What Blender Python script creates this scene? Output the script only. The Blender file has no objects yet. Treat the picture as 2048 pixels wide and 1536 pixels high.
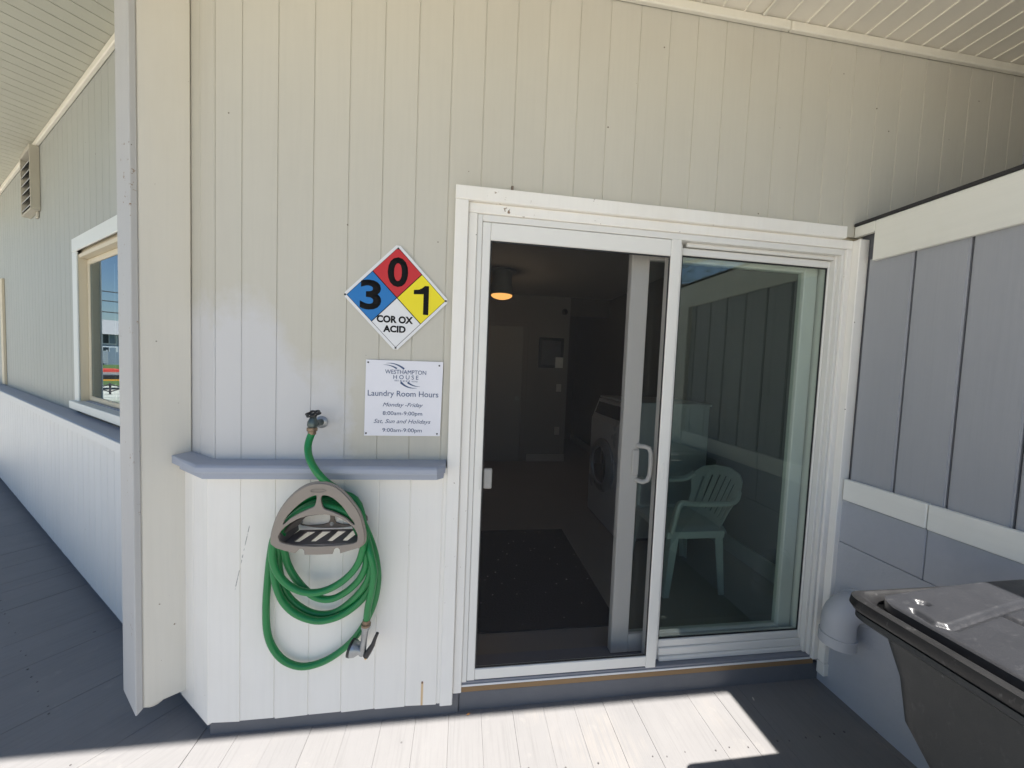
import bpy, bmesh, math, random
from mathutils import Vector, Matrix
R = math.radians
rnd = random.Random(7)
SC = bpy.context.scene
COL = SC.collection

# ------------------------------------------------------------------ camera, sky, sun, exposure
cam_data = bpy.data.cameras.new('camera')
cam_data.sensor_fit = 'HORIZONTAL'; cam_data.sensor_width = 36.0
cam_data.lens = 36.0 * 720.0 / 2048.0
cam_data.clip_start = 0.02; cam_data.clip_end = 900.0
cam = bpy.data.objects.new('camera', cam_data); COL.objects.link(cam)
Rc = ((0.9899997, -0.13513337, 0.04049157), (0.03334983, -0.05470204, -0.99794563), (0.13707072, 0.98931626, -0.04964833))
cam.matrix_world = Matrix(((Rc[0][0], -Rc[1][0], -Rc[2][0], 0.0),
                           (Rc[0][1], -Rc[1][1], -Rc[2][1], -1.5108),
                           (Rc[0][2], -Rc[1][2], -Rc[2][2], 1.5145), (0, 0, 0, 1)))
SC.camera = cam

SUN_DIR = Vector((0.223, -0.39, 1.0)).normalized()
world = bpy.data.worlds.new('World'); SC.world = world; world.use_nodes = True
wn = world.node_tree.nodes; wl = world.node_tree.links
for n in list(wn): wn.remove(n)
sky = wn.new('ShaderNodeTexSky'); sky.sky_type = 'NISHITA'; sky.sun_disc = False
sky.sun_elevation = math.asin(SUN_DIR.z); sky.sun_rotation = math.atan2(SUN_DIR.x, SUN_DIR.y)
sky.air_density = 1.0; sky.dust_density = 0.3; sky.ozone_density = 2.0
bg = wn.new('ShaderNodeBackground'); bg.inputs['Strength'].default_value = 0.055
wo = wn.new('ShaderNodeOutputWorld')
wl.new(sky.outputs[0], bg.inputs['Color']); wl.new(bg.outputs[0], wo.inputs['Surface'])
sl = bpy.data.lights.new('sun', 'SUN'); sl.energy = 5.0; sl.angle = R(0.55); sl.color = (1.0, 0.955, 0.895)
so = bpy.data.objects.new('sun', sl); COL.objects.link(so)
so.rotation_euler = SUN_DIR.to_track_quat('Z', 'Y').to_euler()
SC.view_settings.view_transform = 'Standard'; SC.view_settings.look = 'None'
SC.view_settings.gamma = 1.0; SC.view_settings.exposure = 1.5
SC.view_settings.use_curve_mapping = False
SC.render.engine = 'CYCLES'
SC.cycles.max_bounces = 10; SC.cycles.diffuse_bounces = 6; SC.cycles.transparent_max_bounces = 16
SC.cycles.use_denoising = True
SC.cycles.sample_clamp_indirect = 6.0

# ------------------------------------------------------------------ materials
def new_mat(name):
    m = bpy.data.materials.new(name); m.use_nodes = True
    nt = m.node_tree; nt.nodes.clear()
    out = nt.nodes.new('ShaderNodeOutputMaterial')
    return m, nt, out

def N(nt, t, **kw):
    n = nt.nodes.new(t)
    for k, v in kw.items(): setattr(n, k, v)
    return n

def mixc(nt, fac, a, b):
    n = nt.nodes.new('ShaderNodeMix'); n.data_type = 'RGBA'
    for s, v in ((n.inputs[0], fac), (n.inputs[6], a), (n.inputs[7], b)):
        if hasattr(v, 'is_output'): nt.links.new(v, s)
        elif isinstance(v, (int, float)): s.default_value = v
        else: s.default_value = (*v[:3], 1)
    return n.outputs[2]

def math_(nt, op, a, b=0.0, c=0.0):
    n = nt.nodes.new('ShaderNodeMath'); n.operation = op
    for s, v in zip(n.inputs, (a, b, c)):
        if hasattr(v, 'is_output'): nt.links.new(v, s)
        else: s.default_value = v
    return n.outputs[0]

def ramp(nt, v, lo, hi):
    n = nt.nodes.new('ShaderNodeMapRange'); n.clamp = True
    nt.links.new(v, n.inputs[0]); n.inputs[1].default_value = lo; n.inputs[2].default_value = hi
    return n.outputs[0]

def noise(nt, vec, scale, detail=3.0, rough=0.55, stretch=None, offset=None):
    if stretch or offset:
        mp = nt.nodes.new('ShaderNodeMapping')
        if stretch: mp.inputs['Scale'].default_value = stretch
        if offset: mp.inputs['Location'].default_value = offset
        nt.links.new(vec, mp.inputs['Vector']); vec = mp.outputs[0]
    n = nt.nodes.new('ShaderNodeTexNoise'); n.inputs['Scale'].default_value = scale
    n.inputs['Detail'].default_value = detail; n.inputs['Roughness'].default_value = rough
    nt.links.new(vec, n.inputs['Vector'])
    return n.outputs[0]

def paint(name, base, rough=0.55, var=0.06, grain=(60, 60, 2.5), bump=0.12, specks=0.0, speck_col=(0.10, 0.075, 0.05),
          stain=None, stain_amt=0.35, obj_var=0.05, spec=0.35, chips=0.0, chip_col=(0.25, 0.17, 0.11), dist=0.002, speck_r=0.095):
    """weathered paint: soft tone variation, grain relief, fly specks, stains and chips"""
    m, nt, out = new_mat(name)
    b = N(nt, 'ShaderNodeBsdfPrincipled'); nt.links.new(b.outputs[0], out.inputs[0])
    pos = N(nt, 'ShaderNodeNewGeometry').outputs['Position']
    col = mixc(nt, noise(nt, pos, 2.3, 4), [c * (1 - var) for c in base], [min(1, c * (1 + var)) for c in base])
    oi = N(nt, 'ShaderNodeObjectInfo').outputs['Random']
    col = mixc(nt, math_(nt, 'MULTIPLY', oi, obj_var * 2), col, [c * 0.72 for c in base])
    if stain:
        s = ramp(nt, noise(nt, pos, 1.6, 5, 0.65, (1, 1, 0.45), (3, 1, 2)), 0.52, 0.78)
        col = mixc(nt, math_(nt, 'MULTIPLY', s, stain_amt), col, stain)
    g = noise(nt, pos, 1.0, 4, 0.6, grain)
    col = mixc(nt, math_(nt, 'MULTIPLY', ramp(nt, g, 0.45, 0.75), 0.10), col, [c * 0.7 for c in base])
    if specks:
        v = N(nt, 'ShaderNodeTexVoronoi'); v.inputs['Scale'].default_value = 26
        nt.links.new(pos, v.inputs['Vector'])
        wn_ = N(nt, 'ShaderNodeSeparateColor'); nt.links.new(v.outputs['Color'], wn_.inputs[0])
        rad = math_(nt, 'MULTIPLY', math_(nt, 'GREATER_THAN', wn_.outputs[0], 1 - specks), math_(nt, 'MULTIPLY', wn_.outputs[1], speck_r))
        hit = math_(nt, 'LESS_THAN', v.outputs['Distance'], rad)
        col = mixc(nt, math_(nt, 'MULTIPLY', hit, 0.8), col, speck_col)
    hgt = g
    if chips:
        c = noise(nt, pos, 38, 5, 0.7)
        c2 = noise(nt, pos, 3.1, 2, 0.5, None, (7, 3, 1))
        chip = math_(nt, 'GREATER_THAN', math_(nt, 'ADD', c, math_(nt, 'MULTIPLY', c2, 0.45)), 1.0 - chips)
        col = mixc(nt, chip, col, chip_col)
        hgt = math_(nt, 'SUBTRACT', g, math_(nt, 'MULTIPLY', chip, 1.5))
    nt.links.new(col, b.inputs['Base Color'])
    b.inputs['Roughness'].default_value = rough
    b.inputs['Specular IOR Level'].default_value = spec
    bp = N(nt, 'ShaderNodeBump'); bp.inputs['Strength'].default_value = bump; bp.inputs['Distance'].default_value = dist
    nt.links.new(hgt, bp.inputs['Height']); nt.links.new(bp.outputs[0], b.inputs['Normal'])
    m['bsdf'] = b.name
    return m

def plain(name, col, rough=0.5, metal=0.0, spec=0.5, var=0.08, scale=25, bump=0.0, bscale=120):
    m, nt, out = new_mat(name)
    b = N(nt, 'ShaderNodeBsdfPrincipled'); nt.links.new(b.outputs[0], out.inputs[0])
    tc = N(nt, 'ShaderNodeTexCoord').outputs['Object']
    nz = noise(nt, tc, scale, 4)
    nt.links.new(mixc(nt, nz, [c * (1 - var) for c in col], [min(1, c * (1 + var)) for c in col]), b.inputs['Base Color'])
    b.inputs['Metallic'].default_value = metal; b.inputs['Specular IOR Level'].default_value = spec
    r = N(nt, 'ShaderNodeMapRange'); nt.links.new(nz, r.inputs[0])
    r.inputs[3].default_value = max(0.02, rough - 0.08); r.inputs[4].default_value = min(1, rough + 0.08)
    nt.links.new(r.outputs[0], b.inputs['Roughness'])
    if bump:
        bp = N(nt, 'ShaderNodeBump'); bp.inputs['Strength'].default_value = bump; bp.inputs['Distance'].default_value = 0.002
        nt.links.new(noise(nt, tc, bscale, 3), bp.inputs['Height']); nt.links.new(bp.outputs[0], b.inputs['Normal'])
    return m

M = {}
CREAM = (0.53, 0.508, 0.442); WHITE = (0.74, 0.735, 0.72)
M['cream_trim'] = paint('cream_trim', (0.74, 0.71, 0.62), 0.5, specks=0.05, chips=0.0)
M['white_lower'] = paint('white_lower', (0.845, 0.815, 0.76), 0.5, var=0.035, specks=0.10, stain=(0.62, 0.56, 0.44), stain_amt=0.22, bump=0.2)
M['white_trim'] = paint('white_trim', (0.845, 0.82, 0.77), 0.45, var=0.03, specks=0.12, stain=(0.66, 0.57, 0.40), stain_amt=0.25, bump=0.25, chips=0.045)
M['fascia'] = paint('fascia_paint', (0.80, 0.795, 0.73), 0.55, var=0.05, grain=(40, 3, 40), specks=0.30, stain=(0.52, 0.48, 0.36), stain_amt=0.35)
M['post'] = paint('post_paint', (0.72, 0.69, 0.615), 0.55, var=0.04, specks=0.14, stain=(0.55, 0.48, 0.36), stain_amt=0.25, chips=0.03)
M['post_edge'] = paint('post_edge_shaded', (0.47, 0.465, 0.455), 0.55, var=0.04, specks=0.10, chips=0.09)  # post colour darkened: weaker light on this left-facing side is in the tone
M['grey_blue'] = paint('grey_blue_paint', (0.375, 0.385, 0.415), 0.6, var=0.05, grain=(70, 70, 2), bump=0.3, specks=0.03, speck_col=(0.08, 0.08, 0.09))
M['grey_block'] = paint('grey_block_paint', (0.43, 0.445, 0.485), 0.7, var=0.07, grain=(30, 30, 30), bump=0.5, specks=0.05, speck_col=(0.06, 0.06, 0.07), stain=(0.16, 0.19, 0.25), stain_amt=0.5)
M['grey_render'] = paint('grey_render_paint', (0.43, 0.445, 0.485), 0.75, var=0.07, grain=(16, 16, 16), bump=0.9, specks=0.08, speck_col=(0.10, 0.10, 0.12), stain=(0.27, 0.30, 0.37), stain_amt=0.6, dist=0.006)
M['grey_pipe'] = paint('grey_pipe_paint', (0.50, 0.515, 0.55), 0.5, var=0.04, grain=(20, 20, 20), bump=0.08, specks=0.03)
M['ledge'] = paint('ledge_paint', (0.35, 0.38, 0.45), 0.5, var=0.05, grain=(3, 40, 40), bump=0.1, specks=0.05, speck_col=(0.12, 0.12, 0.12))
M['plinth'] = paint('plinth_paint', (0.145, 0.148, 0.16), 0.75, var=0.18, grain=(14, 14, 14), bump=0.7, specks=0.10, speck_col=(0.26, 0.26, 0.27), dist=0.006)
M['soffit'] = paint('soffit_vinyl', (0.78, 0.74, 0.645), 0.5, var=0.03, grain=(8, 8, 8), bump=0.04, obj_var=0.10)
M['soffit_left'] = paint('soffit_vinyl_shaded_left', (0.46, 0.46, 0.385), 0.5, var=0.03, grain=(8, 8, 8), bump=0.04, obj_var=0.06)  # darker copy of the soffit vinyl, dimmer left side put into the colour
M['core'] = paint('wall_core', (0.56, 0.49, 0.37), 0.8)
M['core_grey'] = paint('grey_wall_core', (0.15, 0.155, 0.17), 0.8)
M['vinyl'] = plain('white_vinyl', (0.74, 0.725, 0.685), 0.35, var=0.02, scale=4)
M['screen_alu'] = plain('white_aluminium', (0.76, 0.745, 0.70), 0.32, var=0.02, scale=4)
M['track'] = plain('grey_track', (0.20, 0.21, 0.24), 0.4, var=0.1)
M['track_edge'] = plain('bare_aluminium', (0.70, 0.70, 0.70), 0.3, var=0.05)
M['wood'] = paint('bare_wood', (0.27, 0.17, 0.085), 0.7, var=0.25, grain=(3, 60, 60), bump=0.5)
M['black_gap'] = plain('black_rubber', (0.015, 0.015, 0.016), 0.6)
M['weathered_wood'] = paint('weathered_wood', (0.20, 0.16, 0.125), 0.8, var=0.25, bump=0.5)

# upper siding: cream paint with a cooler white touch-up patch around the tap
def siding_mat():
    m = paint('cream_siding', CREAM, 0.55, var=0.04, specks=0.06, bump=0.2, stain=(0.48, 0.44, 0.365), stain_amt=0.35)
    nt = m.node_tree; b = nt.nodes[m['bsdf']]
    old = b.inputs['Base Color'].links[0].from_socket
    pos = N(nt, 'ShaderNodeNewGeometry').outputs['Position']
    sp = N(nt, 'ShaderNodeSeparateXYZ'); nt.links.new(pos, sp.inputs[0])
    wob = math_(nt, 'MULTIPLY', math_(nt, 'SUBTRACT', noise(nt, pos, 7.0, 6, 0.7), 0.5), 0.34)
    x = math_(nt, 'ADD', sp.outputs[0], wob)
    # top edge of the patch steps down from left to right
    top = math_(nt, 'MULTIPLY_ADD', ramp(nt, x, -0.76, -0.62), -0.25, 1.71)
    a = ramp(nt, math_(nt, 'SUBTRACT', math_(nt, 'ADD', top, wob), sp.outputs[2]), -0.07, 0.07)
    c = ramp(nt, x, -0.41, -0.50)
    nt.links.new(mixc(nt, math_(nt, 'MULTIPLY', a, c), old, (0.572, 0.565, 0.56)), b.inputs['Base Color'])
    return m
M['siding'] = siding_mat()

def rust_mat():
    m = M['white_lower']
    nt = m.node_tree; b = nt.nodes[m['bsdf']]
    old = b.inputs['Base Color'].links[0].from_socket
    pos = N(nt, 'ShaderNodeNewGeometry').outputs['Position']
    sp = N(nt, 'ShaderNodeSeparateXYZ'); nt.links.new(pos, sp.inputs[0])
    dx = math_(nt, 'ABSOLUTE', math_(nt, 'SUBTRACT', sp.outputs[0], -0.125))
    a = ramp(nt, dx, 0.0065, 0.002)
    z = math_(nt, 'MULTIPLY', ramp(nt, sp.outputs[2], 0.172, 0.168), ramp(nt, sp.outputs[1], 0.0, -0.02))
    col = mixc(nt, math_(nt, 'MULTIPLY', math_(nt, 'MULTIPLY', a, z), 0.8), old, (0.62, 0.36, 0.10))
    zz = math_(nt, 'MULTIPLY', ramp(nt, math_(nt, 'ABSOLUTE', math_(nt, 'SUBTRACT', sp.outputs[2], 0.166)), 0.007, 0.003), ramp(nt, dx, 0.004, 0.002))
    col = mixc(nt, math_(nt, 'MULTIPLY', zz, ramp(nt, sp.outputs[1], 0.0, -0.02)), col, (0.10, 0.03, 0.012))
    # long scratch on the second board
    ln = math_(nt, 'ABSOLUTE', math_(nt, 'SUBTRACT', math_(nt, 'MULTIPLY_ADD', sp.outputs[2], 0.20, -0.968), sp.outputs[0]))
    sc = math_(nt, 'MULTIPLY', ramp(nt, ln, 0.0022, 0.0008), math_(nt, 'MULTIPLY', ramp(nt, sp.outputs[2], 0.60, 0.61), ramp(nt, sp.outputs[2], 0.86, 0.85)))
    sc = math_(nt, 'MULTIPLY', sc, ramp(nt, noise(nt, pos, 45, 2), 0.42, 0.55))
    col = mixc(nt, math_(nt, 'MULTIPLY', sc, 0.7), col, (0.12, 0.12, 0.12))
    nt.links.new(col, b.inputs['Base Color'])
rust_mat()

def deck_mat(name, ang):
    m, nt, out = new_mat(name)
    b = N(nt, 'ShaderNodeBsdfPrincipled'); nt.links.new(b.outputs[0], out.inputs[0])
    pos = N(nt, 'ShaderNodeNewGeometry').outputs['Position']
    base = (0.212, 0.207, 0.206)
    col = mixc(nt, noise(nt, pos, 3.0, 5, 0.6), [c * 0.86 for c in base], [c * 1.10 for c in base])
    oi = N(nt, 'ShaderNodeObjectInfo').outputs['Random']
    col = mixc(nt, math_(nt, 'MULTIPLY', oi, 0.20), col, (0.165, 0.165, 0.17))
    mp = N(nt, 'ShaderNodeMapping'); mp.vector_type = 'POINT'; mp.inputs['Rotation'].default_value = (0, 0, ang)
    nt.links.new(pos, mp.inputs['Vector'])
    gr = noise(nt, mp.outputs[0], 1.0, 6, 0.65, (95, 3.5, 10))
    col = mixc(nt, math_(nt, 'MULTIPLY', ramp(nt, gr, 0.50, 0.72), 0.30), col, (0.12, 0.118, 0.118))
    wear = math_(nt, 'MULTIPLY', ramp(nt, noise(nt, pos, 2.2, 4, 0.6, None, (4, 9, 0)), 0.55, 0.70), ramp(nt, gr, 0.42, 0.52))
    col = mixc(nt, math_(nt, 'MULTIPLY', wear, 0.35), col, (0.30, 0.275, 0.25))
    scuff = ramp(nt, noise(nt, pos, 9, 6, 0.7), 0.60, 0.72)
    col = mixc(nt, math_(nt, 'MULTIPLY', scuff, 0.45), col, (0.27, 0.26, 0.245))
    v = N(nt, 'ShaderNodeTexVoronoi'); v.inputs['Scale'].default_value = 11; nt.links.new(pos, v.inputs['Vector'])
    s = N(nt, 'ShaderNodeSeparateColor'); nt.links.new(v.outputs['Color'], s.inputs[0])
    hit = math_(nt, 'LESS_THAN', v.outputs['Distance'], math_(nt, 'MULTIPLY', math_(nt, 'GREATER_THAN', s.outputs[0], 0.80), math_(nt, 'MULTIPLY', s.outputs[1], 0.075)))
    col = mixc(nt, math_(nt, 'MULTIPLY', hit, 0.65), col, (0.07, 0.065, 0.065))
    nt.links.new(col, b.inputs['Base Color'])
    b.inputs['Roughness'].default_value = 0.6; b.inputs['Specular IOR Level'].default_value = 0.25
    bp = N(nt, 'ShaderNodeBump'); bp.inputs['Strength'].default_value = 0.25; bp.inputs['Distance'].default_value = 0.003
    nt.links.new(gr, bp.inputs['Height']); nt.links.new(bp.outputs[0], b.inputs['Normal'])
    return m
M['deck'] = deck_mat('painted_deck', 0.0); M['deck_left'] = deck_mat('painted_deck_left', math.atan2(0.61253, 0.79045))

def glass_mat(name, tint, ior, dirt=0.015, gcol=(0.90, 1.0, 0.95)):
    m, nt, out = new_mat(name)
    tr = N(nt, 'ShaderNodeBsdfTransparent'); tr.inputs[0].default_value = (*tint, 1)
    gl = N(nt, 'ShaderNodeBsdfGlossy'); gl.inputs['Roughness'].default_value = 0.004
    gl.inputs[0].default_value = (*gcol, 1)
    fr = N(nt, 'ShaderNodeFresnel'); fr.inputs['IOR'].default_value = ior
    mx = N(nt, 'ShaderNodeMixShader')
    front = math_(nt, 'SUBTRACT', 1.0, N(nt, 'ShaderNodeNewGeometry').outputs['Backfacing'])
    nt.links.new(math_(nt, 'MULTIPLY', fr.outputs[0], front), mx.inputs[0])
    nt.links.new(tr.outputs[0], mx.inputs[1]); nt.links.new(gl.outputs[0], mx.inputs[2])
    df = N(nt, 'ShaderNodeBsdfDiffuse'); df.inputs[0].default_value = (0.5, 0.5, 0.5, 1)
    pos = N(nt, 'ShaderNodeNewGeometry').outputs['Position']
    m2 = N(nt, 'ShaderNodeMixShader'); nt.links.new(math_(nt, 'MULTIPLY', noise(nt, pos, 4, 5), dirt), m2.inputs[0])
    nt.links.new(mx.outputs[0], m2.inputs[1]); nt.links.new(df.outputs[0], m2.inputs[2])
    nt.links.new(m2.outputs[0], out.inputs[0])
    return m
M['glass'] = glass_mat('door_glass', (0.88, 0.92, 0.90), 1.9)
M['glass_inner'] = glass_mat('inner_glass', (0.88, 0.92, 0.89), 1.45)
M['window_glass'] = glass_mat('window_glass', (0.35, 0.37, 0.36), 3.2, 0.0, (0.74, 0.89, 1.0))

def screen_mat():
    m, nt, out = new_mat('insect_screen')
    tr = N(nt, 'ShaderNodeBsdfTransparent'); tr.inputs[0].default_value = (1, 1, 1, 1)
    df = N(nt, 'ShaderNodeBsdfDiffuse'); df.inputs[0].default_value = (0.042, 0.040, 0.040, 1)
    mx = N(nt, 'ShaderNodeMixShader')
    pos = N(nt, 'ShaderNodeNewGeometry').outputs['Position']
    v = N(nt, 'ShaderNodeTexVoronoi'); v.inputs['Scale'].default_value = 75; nt.links.new(pos, v.inputs['Vector'])
    s = N(nt, 'ShaderNodeSeparateColor'); nt.links.new(v.outputs['Color'], s.inputs[0])
    sp = N(nt, 'ShaderNodeSeparateXYZ'); nt.links.new(pos, sp.inputs[0])
    dens = math_(nt, 'MULTIPLY', ramp(nt, sp.outputs[2], 1.0, 0.25), ramp(nt, noise(nt, pos, 5, 3), 0.42, 0.68))
    hit = math_(nt, 'MULTIPLY', math_(nt, 'GREATER_THAN', math_(nt, 'ADD', s.outputs[0], math_(nt, 'MULTIPLY', dens, 0.38)), 1.05),
                math_(nt, 'LESS_THAN', v.outputs['Distance'], math_(nt, 'MULTIPLY', s.outputs[1], 0.22)))
    mx.inputs[0].default_value = 0.19
    nt.links.new(tr.outputs[0], mx.inputs[1]); nt.links.new(df.outputs[0], mx.inputs[2])
    lint = N(nt, 'ShaderNodeBsdfDiffuse'); lint.inputs[0].default_value = (0.55, 0.55, 0.53, 1)
    m2 = N(nt, 'ShaderNodeMixShader'); nt.links.new(math_(nt, 'MULTIPLY', hit, 0.55), m2.inputs[0])
    nt.links.new(mx.outputs[0], m2.inputs[1]); nt.links.new(lint.outputs[0], m2.inputs[2])
    nt.links.new(m2.outputs[0], out.inputs[0])
    return m
M['screen'] = screen_mat()

def emit(name, col, s):
    m, nt, out = new_mat(name)
    e = N(nt, 'ShaderNodeEmission'); e.inputs[0].default_value = (*col, 1); e.inputs[1].default_value = s
    nt.links.new(e.outputs[0], out.inputs[0]); return m

def bin_mat(name, base, rough, scr):
    m, nt, out = new_mat(name)
    b = N(nt, 'ShaderNodeBsdfPrincipled'); nt.links.new(b.outputs[0], out.inputs[0])
    pos = N(nt, 'ShaderNodeNewGeometry').outputs['Position']
    col = mixc(nt, noise(nt, pos, 5, 5, 0.65), [c * 0.7 for c in base], [c * 1.35 for c in base])
    sc = ramp(nt, noise(nt, pos, 1.0, 4, 0.7, (22, 70, 22)), 0.60, 0.80)
    col = mixc(nt, math_(nt, 'MULTIPLY', sc, scr), col, (0.32, 0.32, 0.32))
    v = N(nt, 'ShaderNodeTexVoronoi'); v.inputs['Scale'].default_value = 34; nt.links.new(pos, v.inputs['Vector'])
    s = N(nt, 'ShaderNodeSeparateColor'); nt.links.new(v.outputs['Color'], s.inputs[0])
    hit = math_(nt, 'LESS_THAN', v.outputs['Distance'], math_(nt, 'MULTIPLY', math_(nt, 'GREATER_THAN', s.outputs[0], 0.86), math_(nt, 'MULTIPLY', s.outputs[1], 0.12)))
    col = mixc(nt, math_(nt, 'MULTIPLY', hit, scr), col, (0.45, 0.45, 0.45))
    nt.links.new(col, b.inputs['Base Color'])
    nt.links.new(math_(nt, 'MULTIPLY_ADD', noise(nt, pos, 20, 4), 0.25, rough - 0.12), b.inputs['Roughness'])
    bp = N(nt, 'ShaderNodeBump'); bp.inputs['Strength'].default_value = 0.35; bp.inputs['Distance'].default_value = 0.0015
    nt.links.new(noise(nt, pos, 260, 3), bp.inputs['Height']); nt.links.new(bp.outputs[0], b.inputs['Normal'])
    return m
M['bin_lid'] = bin_mat('black_lid_plastic', (0.026, 0.027, 0.031), 0.33, 0.20)
M['bin_rim'] = bin_mat('black_rim_plastic', (0.011, 0.011, 0.012), 0.42, 0.30)
M['bin_body'] = bin_mat('dark_bin_plastic', (0.025, 0.028, 0.030), 0.5, 0.14)
M['hose'] = plain('green_rubber', (0.008, 0.20, 0.052), 0.38, var=0.12, scale=14, bump=0.1)
M['taupe'] = plain('taupe_plastic', (0.265, 0.228, 0.192), 0.42, var=0.05, scale=10, bump=0.06)
M['taupe_dark'] = plain('taupe_tray_plastic', (0.15, 0.13, 0.125), 0.5, var=0.12, scale=12)
M['taupe_back'] = plain('taupe_back_plastic', (0.18, 0.145, 0.12), 0.5, var=0.1, scale=12)
M['brass_dull'] = plain('dull_brass', (0.23, 0.17, 0.12), 0.45, 0.7, var=0.25, scale=40)
M['zinc'] = plain('zinc_metal', (0.33, 0.345, 0.355), 0.38, 0.8, var=0.3, scale=40)
M['tap_metal'] = plain('tarnished_metal', (0.10, 0.125, 0.12), 0.42, 0.7, var=0.3, scale=60, bump=0.2)
M['black_plastic'] = plain('black_plastic', (0.02, 0.02, 0.022), 0.4)
M['brass'] = plain('bright_brass', (0.75, 0.5, 0.2), 0.3, 0.9)
M['nail'] = plain('rusty_nail', (0.085, 0.08, 0.08), 0.6, var=0.4)
M['screw'] = plain('screw_head', (0.03, 0.03, 0.035), 0.5)
M['sign_white'] = plain('sign_white', (0.72, 0.72, 0.73), 0.35, var=0.01)
M['sign_lilac'] = plain('sign_cool_white', (0.72, 0.72, 0.775), 0.35, var=0.01)
M['sign_red'] = plain('sign_red', (0.52, 0.016, 0.020), 0.5, var=0.02)
M['sign_blue'] = plain('sign_blue', (0.006, 0.16, 0.46), 0.5, var=0.02)
M['sign_yellow'] = plain('sign_yellow', (0.82, 0.69, 0.008), 0.5, var=0.02)
M['ink'] = plain('black_ink', (0.008, 0.008, 0.009), 0.7, spec=0.15)
M['navy'] = plain('navy_ink', (0.022, 0.06, 0.16), 0.4)
M['plastic_chair'] = plain('chair_plastic', (0.62, 0.65, 0.635), 0.4, var=0.03, scale=6)
M['washer_white'] = plain('washer_enamel', (0.47, 0.485, 0.51), 0.3, var=0.03, scale=5)
M['washer_dark'] = plain('washer_door_glass', (0.02, 0.025, 0.03), 0.12)
M['washer_grey'] = plain('washer_ring', (0.22, 0.23, 0.25), 0.3, 0.3)
M['room_wall'] = plain('room_wall_dimmed', (0.225, 0.222, 0.225), 0.8, var=0.04, scale=3)  # dimness of the room put into the colour, walls darkened
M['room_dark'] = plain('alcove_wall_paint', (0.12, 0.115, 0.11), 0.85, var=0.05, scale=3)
M['room_ceiling'] = plain('room_ceiling_paint', (0.34, 0.34, 0.345), 0.85, var=0.04, scale=3)
M['room_door'] = plain('room_door_paint', (0.27, 0.268, 0.275), 0.5, var=0.04, scale=3)
M['room_floor'] = paint('room_floor_tile', (0.27, 0.245, 0.225), 0.35, var=0.12, grain=(9, 9, 9), bump=0.1)
M['baseboard'] = plain('baseboard_paint', (0.52, 0.50, 0.48), 0.5)
M['mat'] = paint('door_mat_rubber', (0.030, 0.029, 0.033), 0.9, var=0.2, grain=(90, 90, 90), bump=0.8, specks=0.6, speck_col=(0.30, 0.30, 0.30), dist=0.004, speck_r=0.17)
M['frame_dark'] = plain('picture_frame', (0.02, 0.025, 0.04), 0.35)
M['picture'] = plain('picture_print', (0.09, 0.10, 0.13), 0.3, var=0.45, scale=9)
M['card'] = plain('white_card', (0.75, 0.75, 0.75), 0.4, var=0.3, scale=30)
M['plate'] = plain('switch_plate', (0.6, 0.58, 0.55), 0.4)
M['lamp_body'] = plain('lamp_body', (0.28, 0.30, 0.29), 0.6)
M['lamp_glow'] = emit('lamp_glow', (1.0, 0.47, 0.13), 0.62)
M['asphalt_roof'] = plain('black_roofing', (0.03, 0.029, 0.03), 0.85, var=0.3)
M['roof'] = plain('roof_shingle', (0.10, 0.095, 0.09), 0.9, var=0.3)
M['vent_metal'] = paint('vent_paint', (0.43, 0.405, 0.335), 0.55, var=0.06, stain=(0.3, 0.28, 0.22), stain_amt=0.3)
M['vent_slat'] = plain('vent_slat', (0.30, 0.31, 0.31), 0.5)
M['void'] = plain('dark_void', (0.02, 0.02, 0.02), 0.9)
M['window_reveal'] = paint('window_reveal_paint', (0.63, 0.56, 0.42), 0.55, var=0.05)

# ------------------------------------------------------------------ mesh helpers
def base_of(o):
    p = Vector((0, 0, 0))
    while o is not None:
        p += Vector(o.location); o = o.parent
    return p

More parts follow.
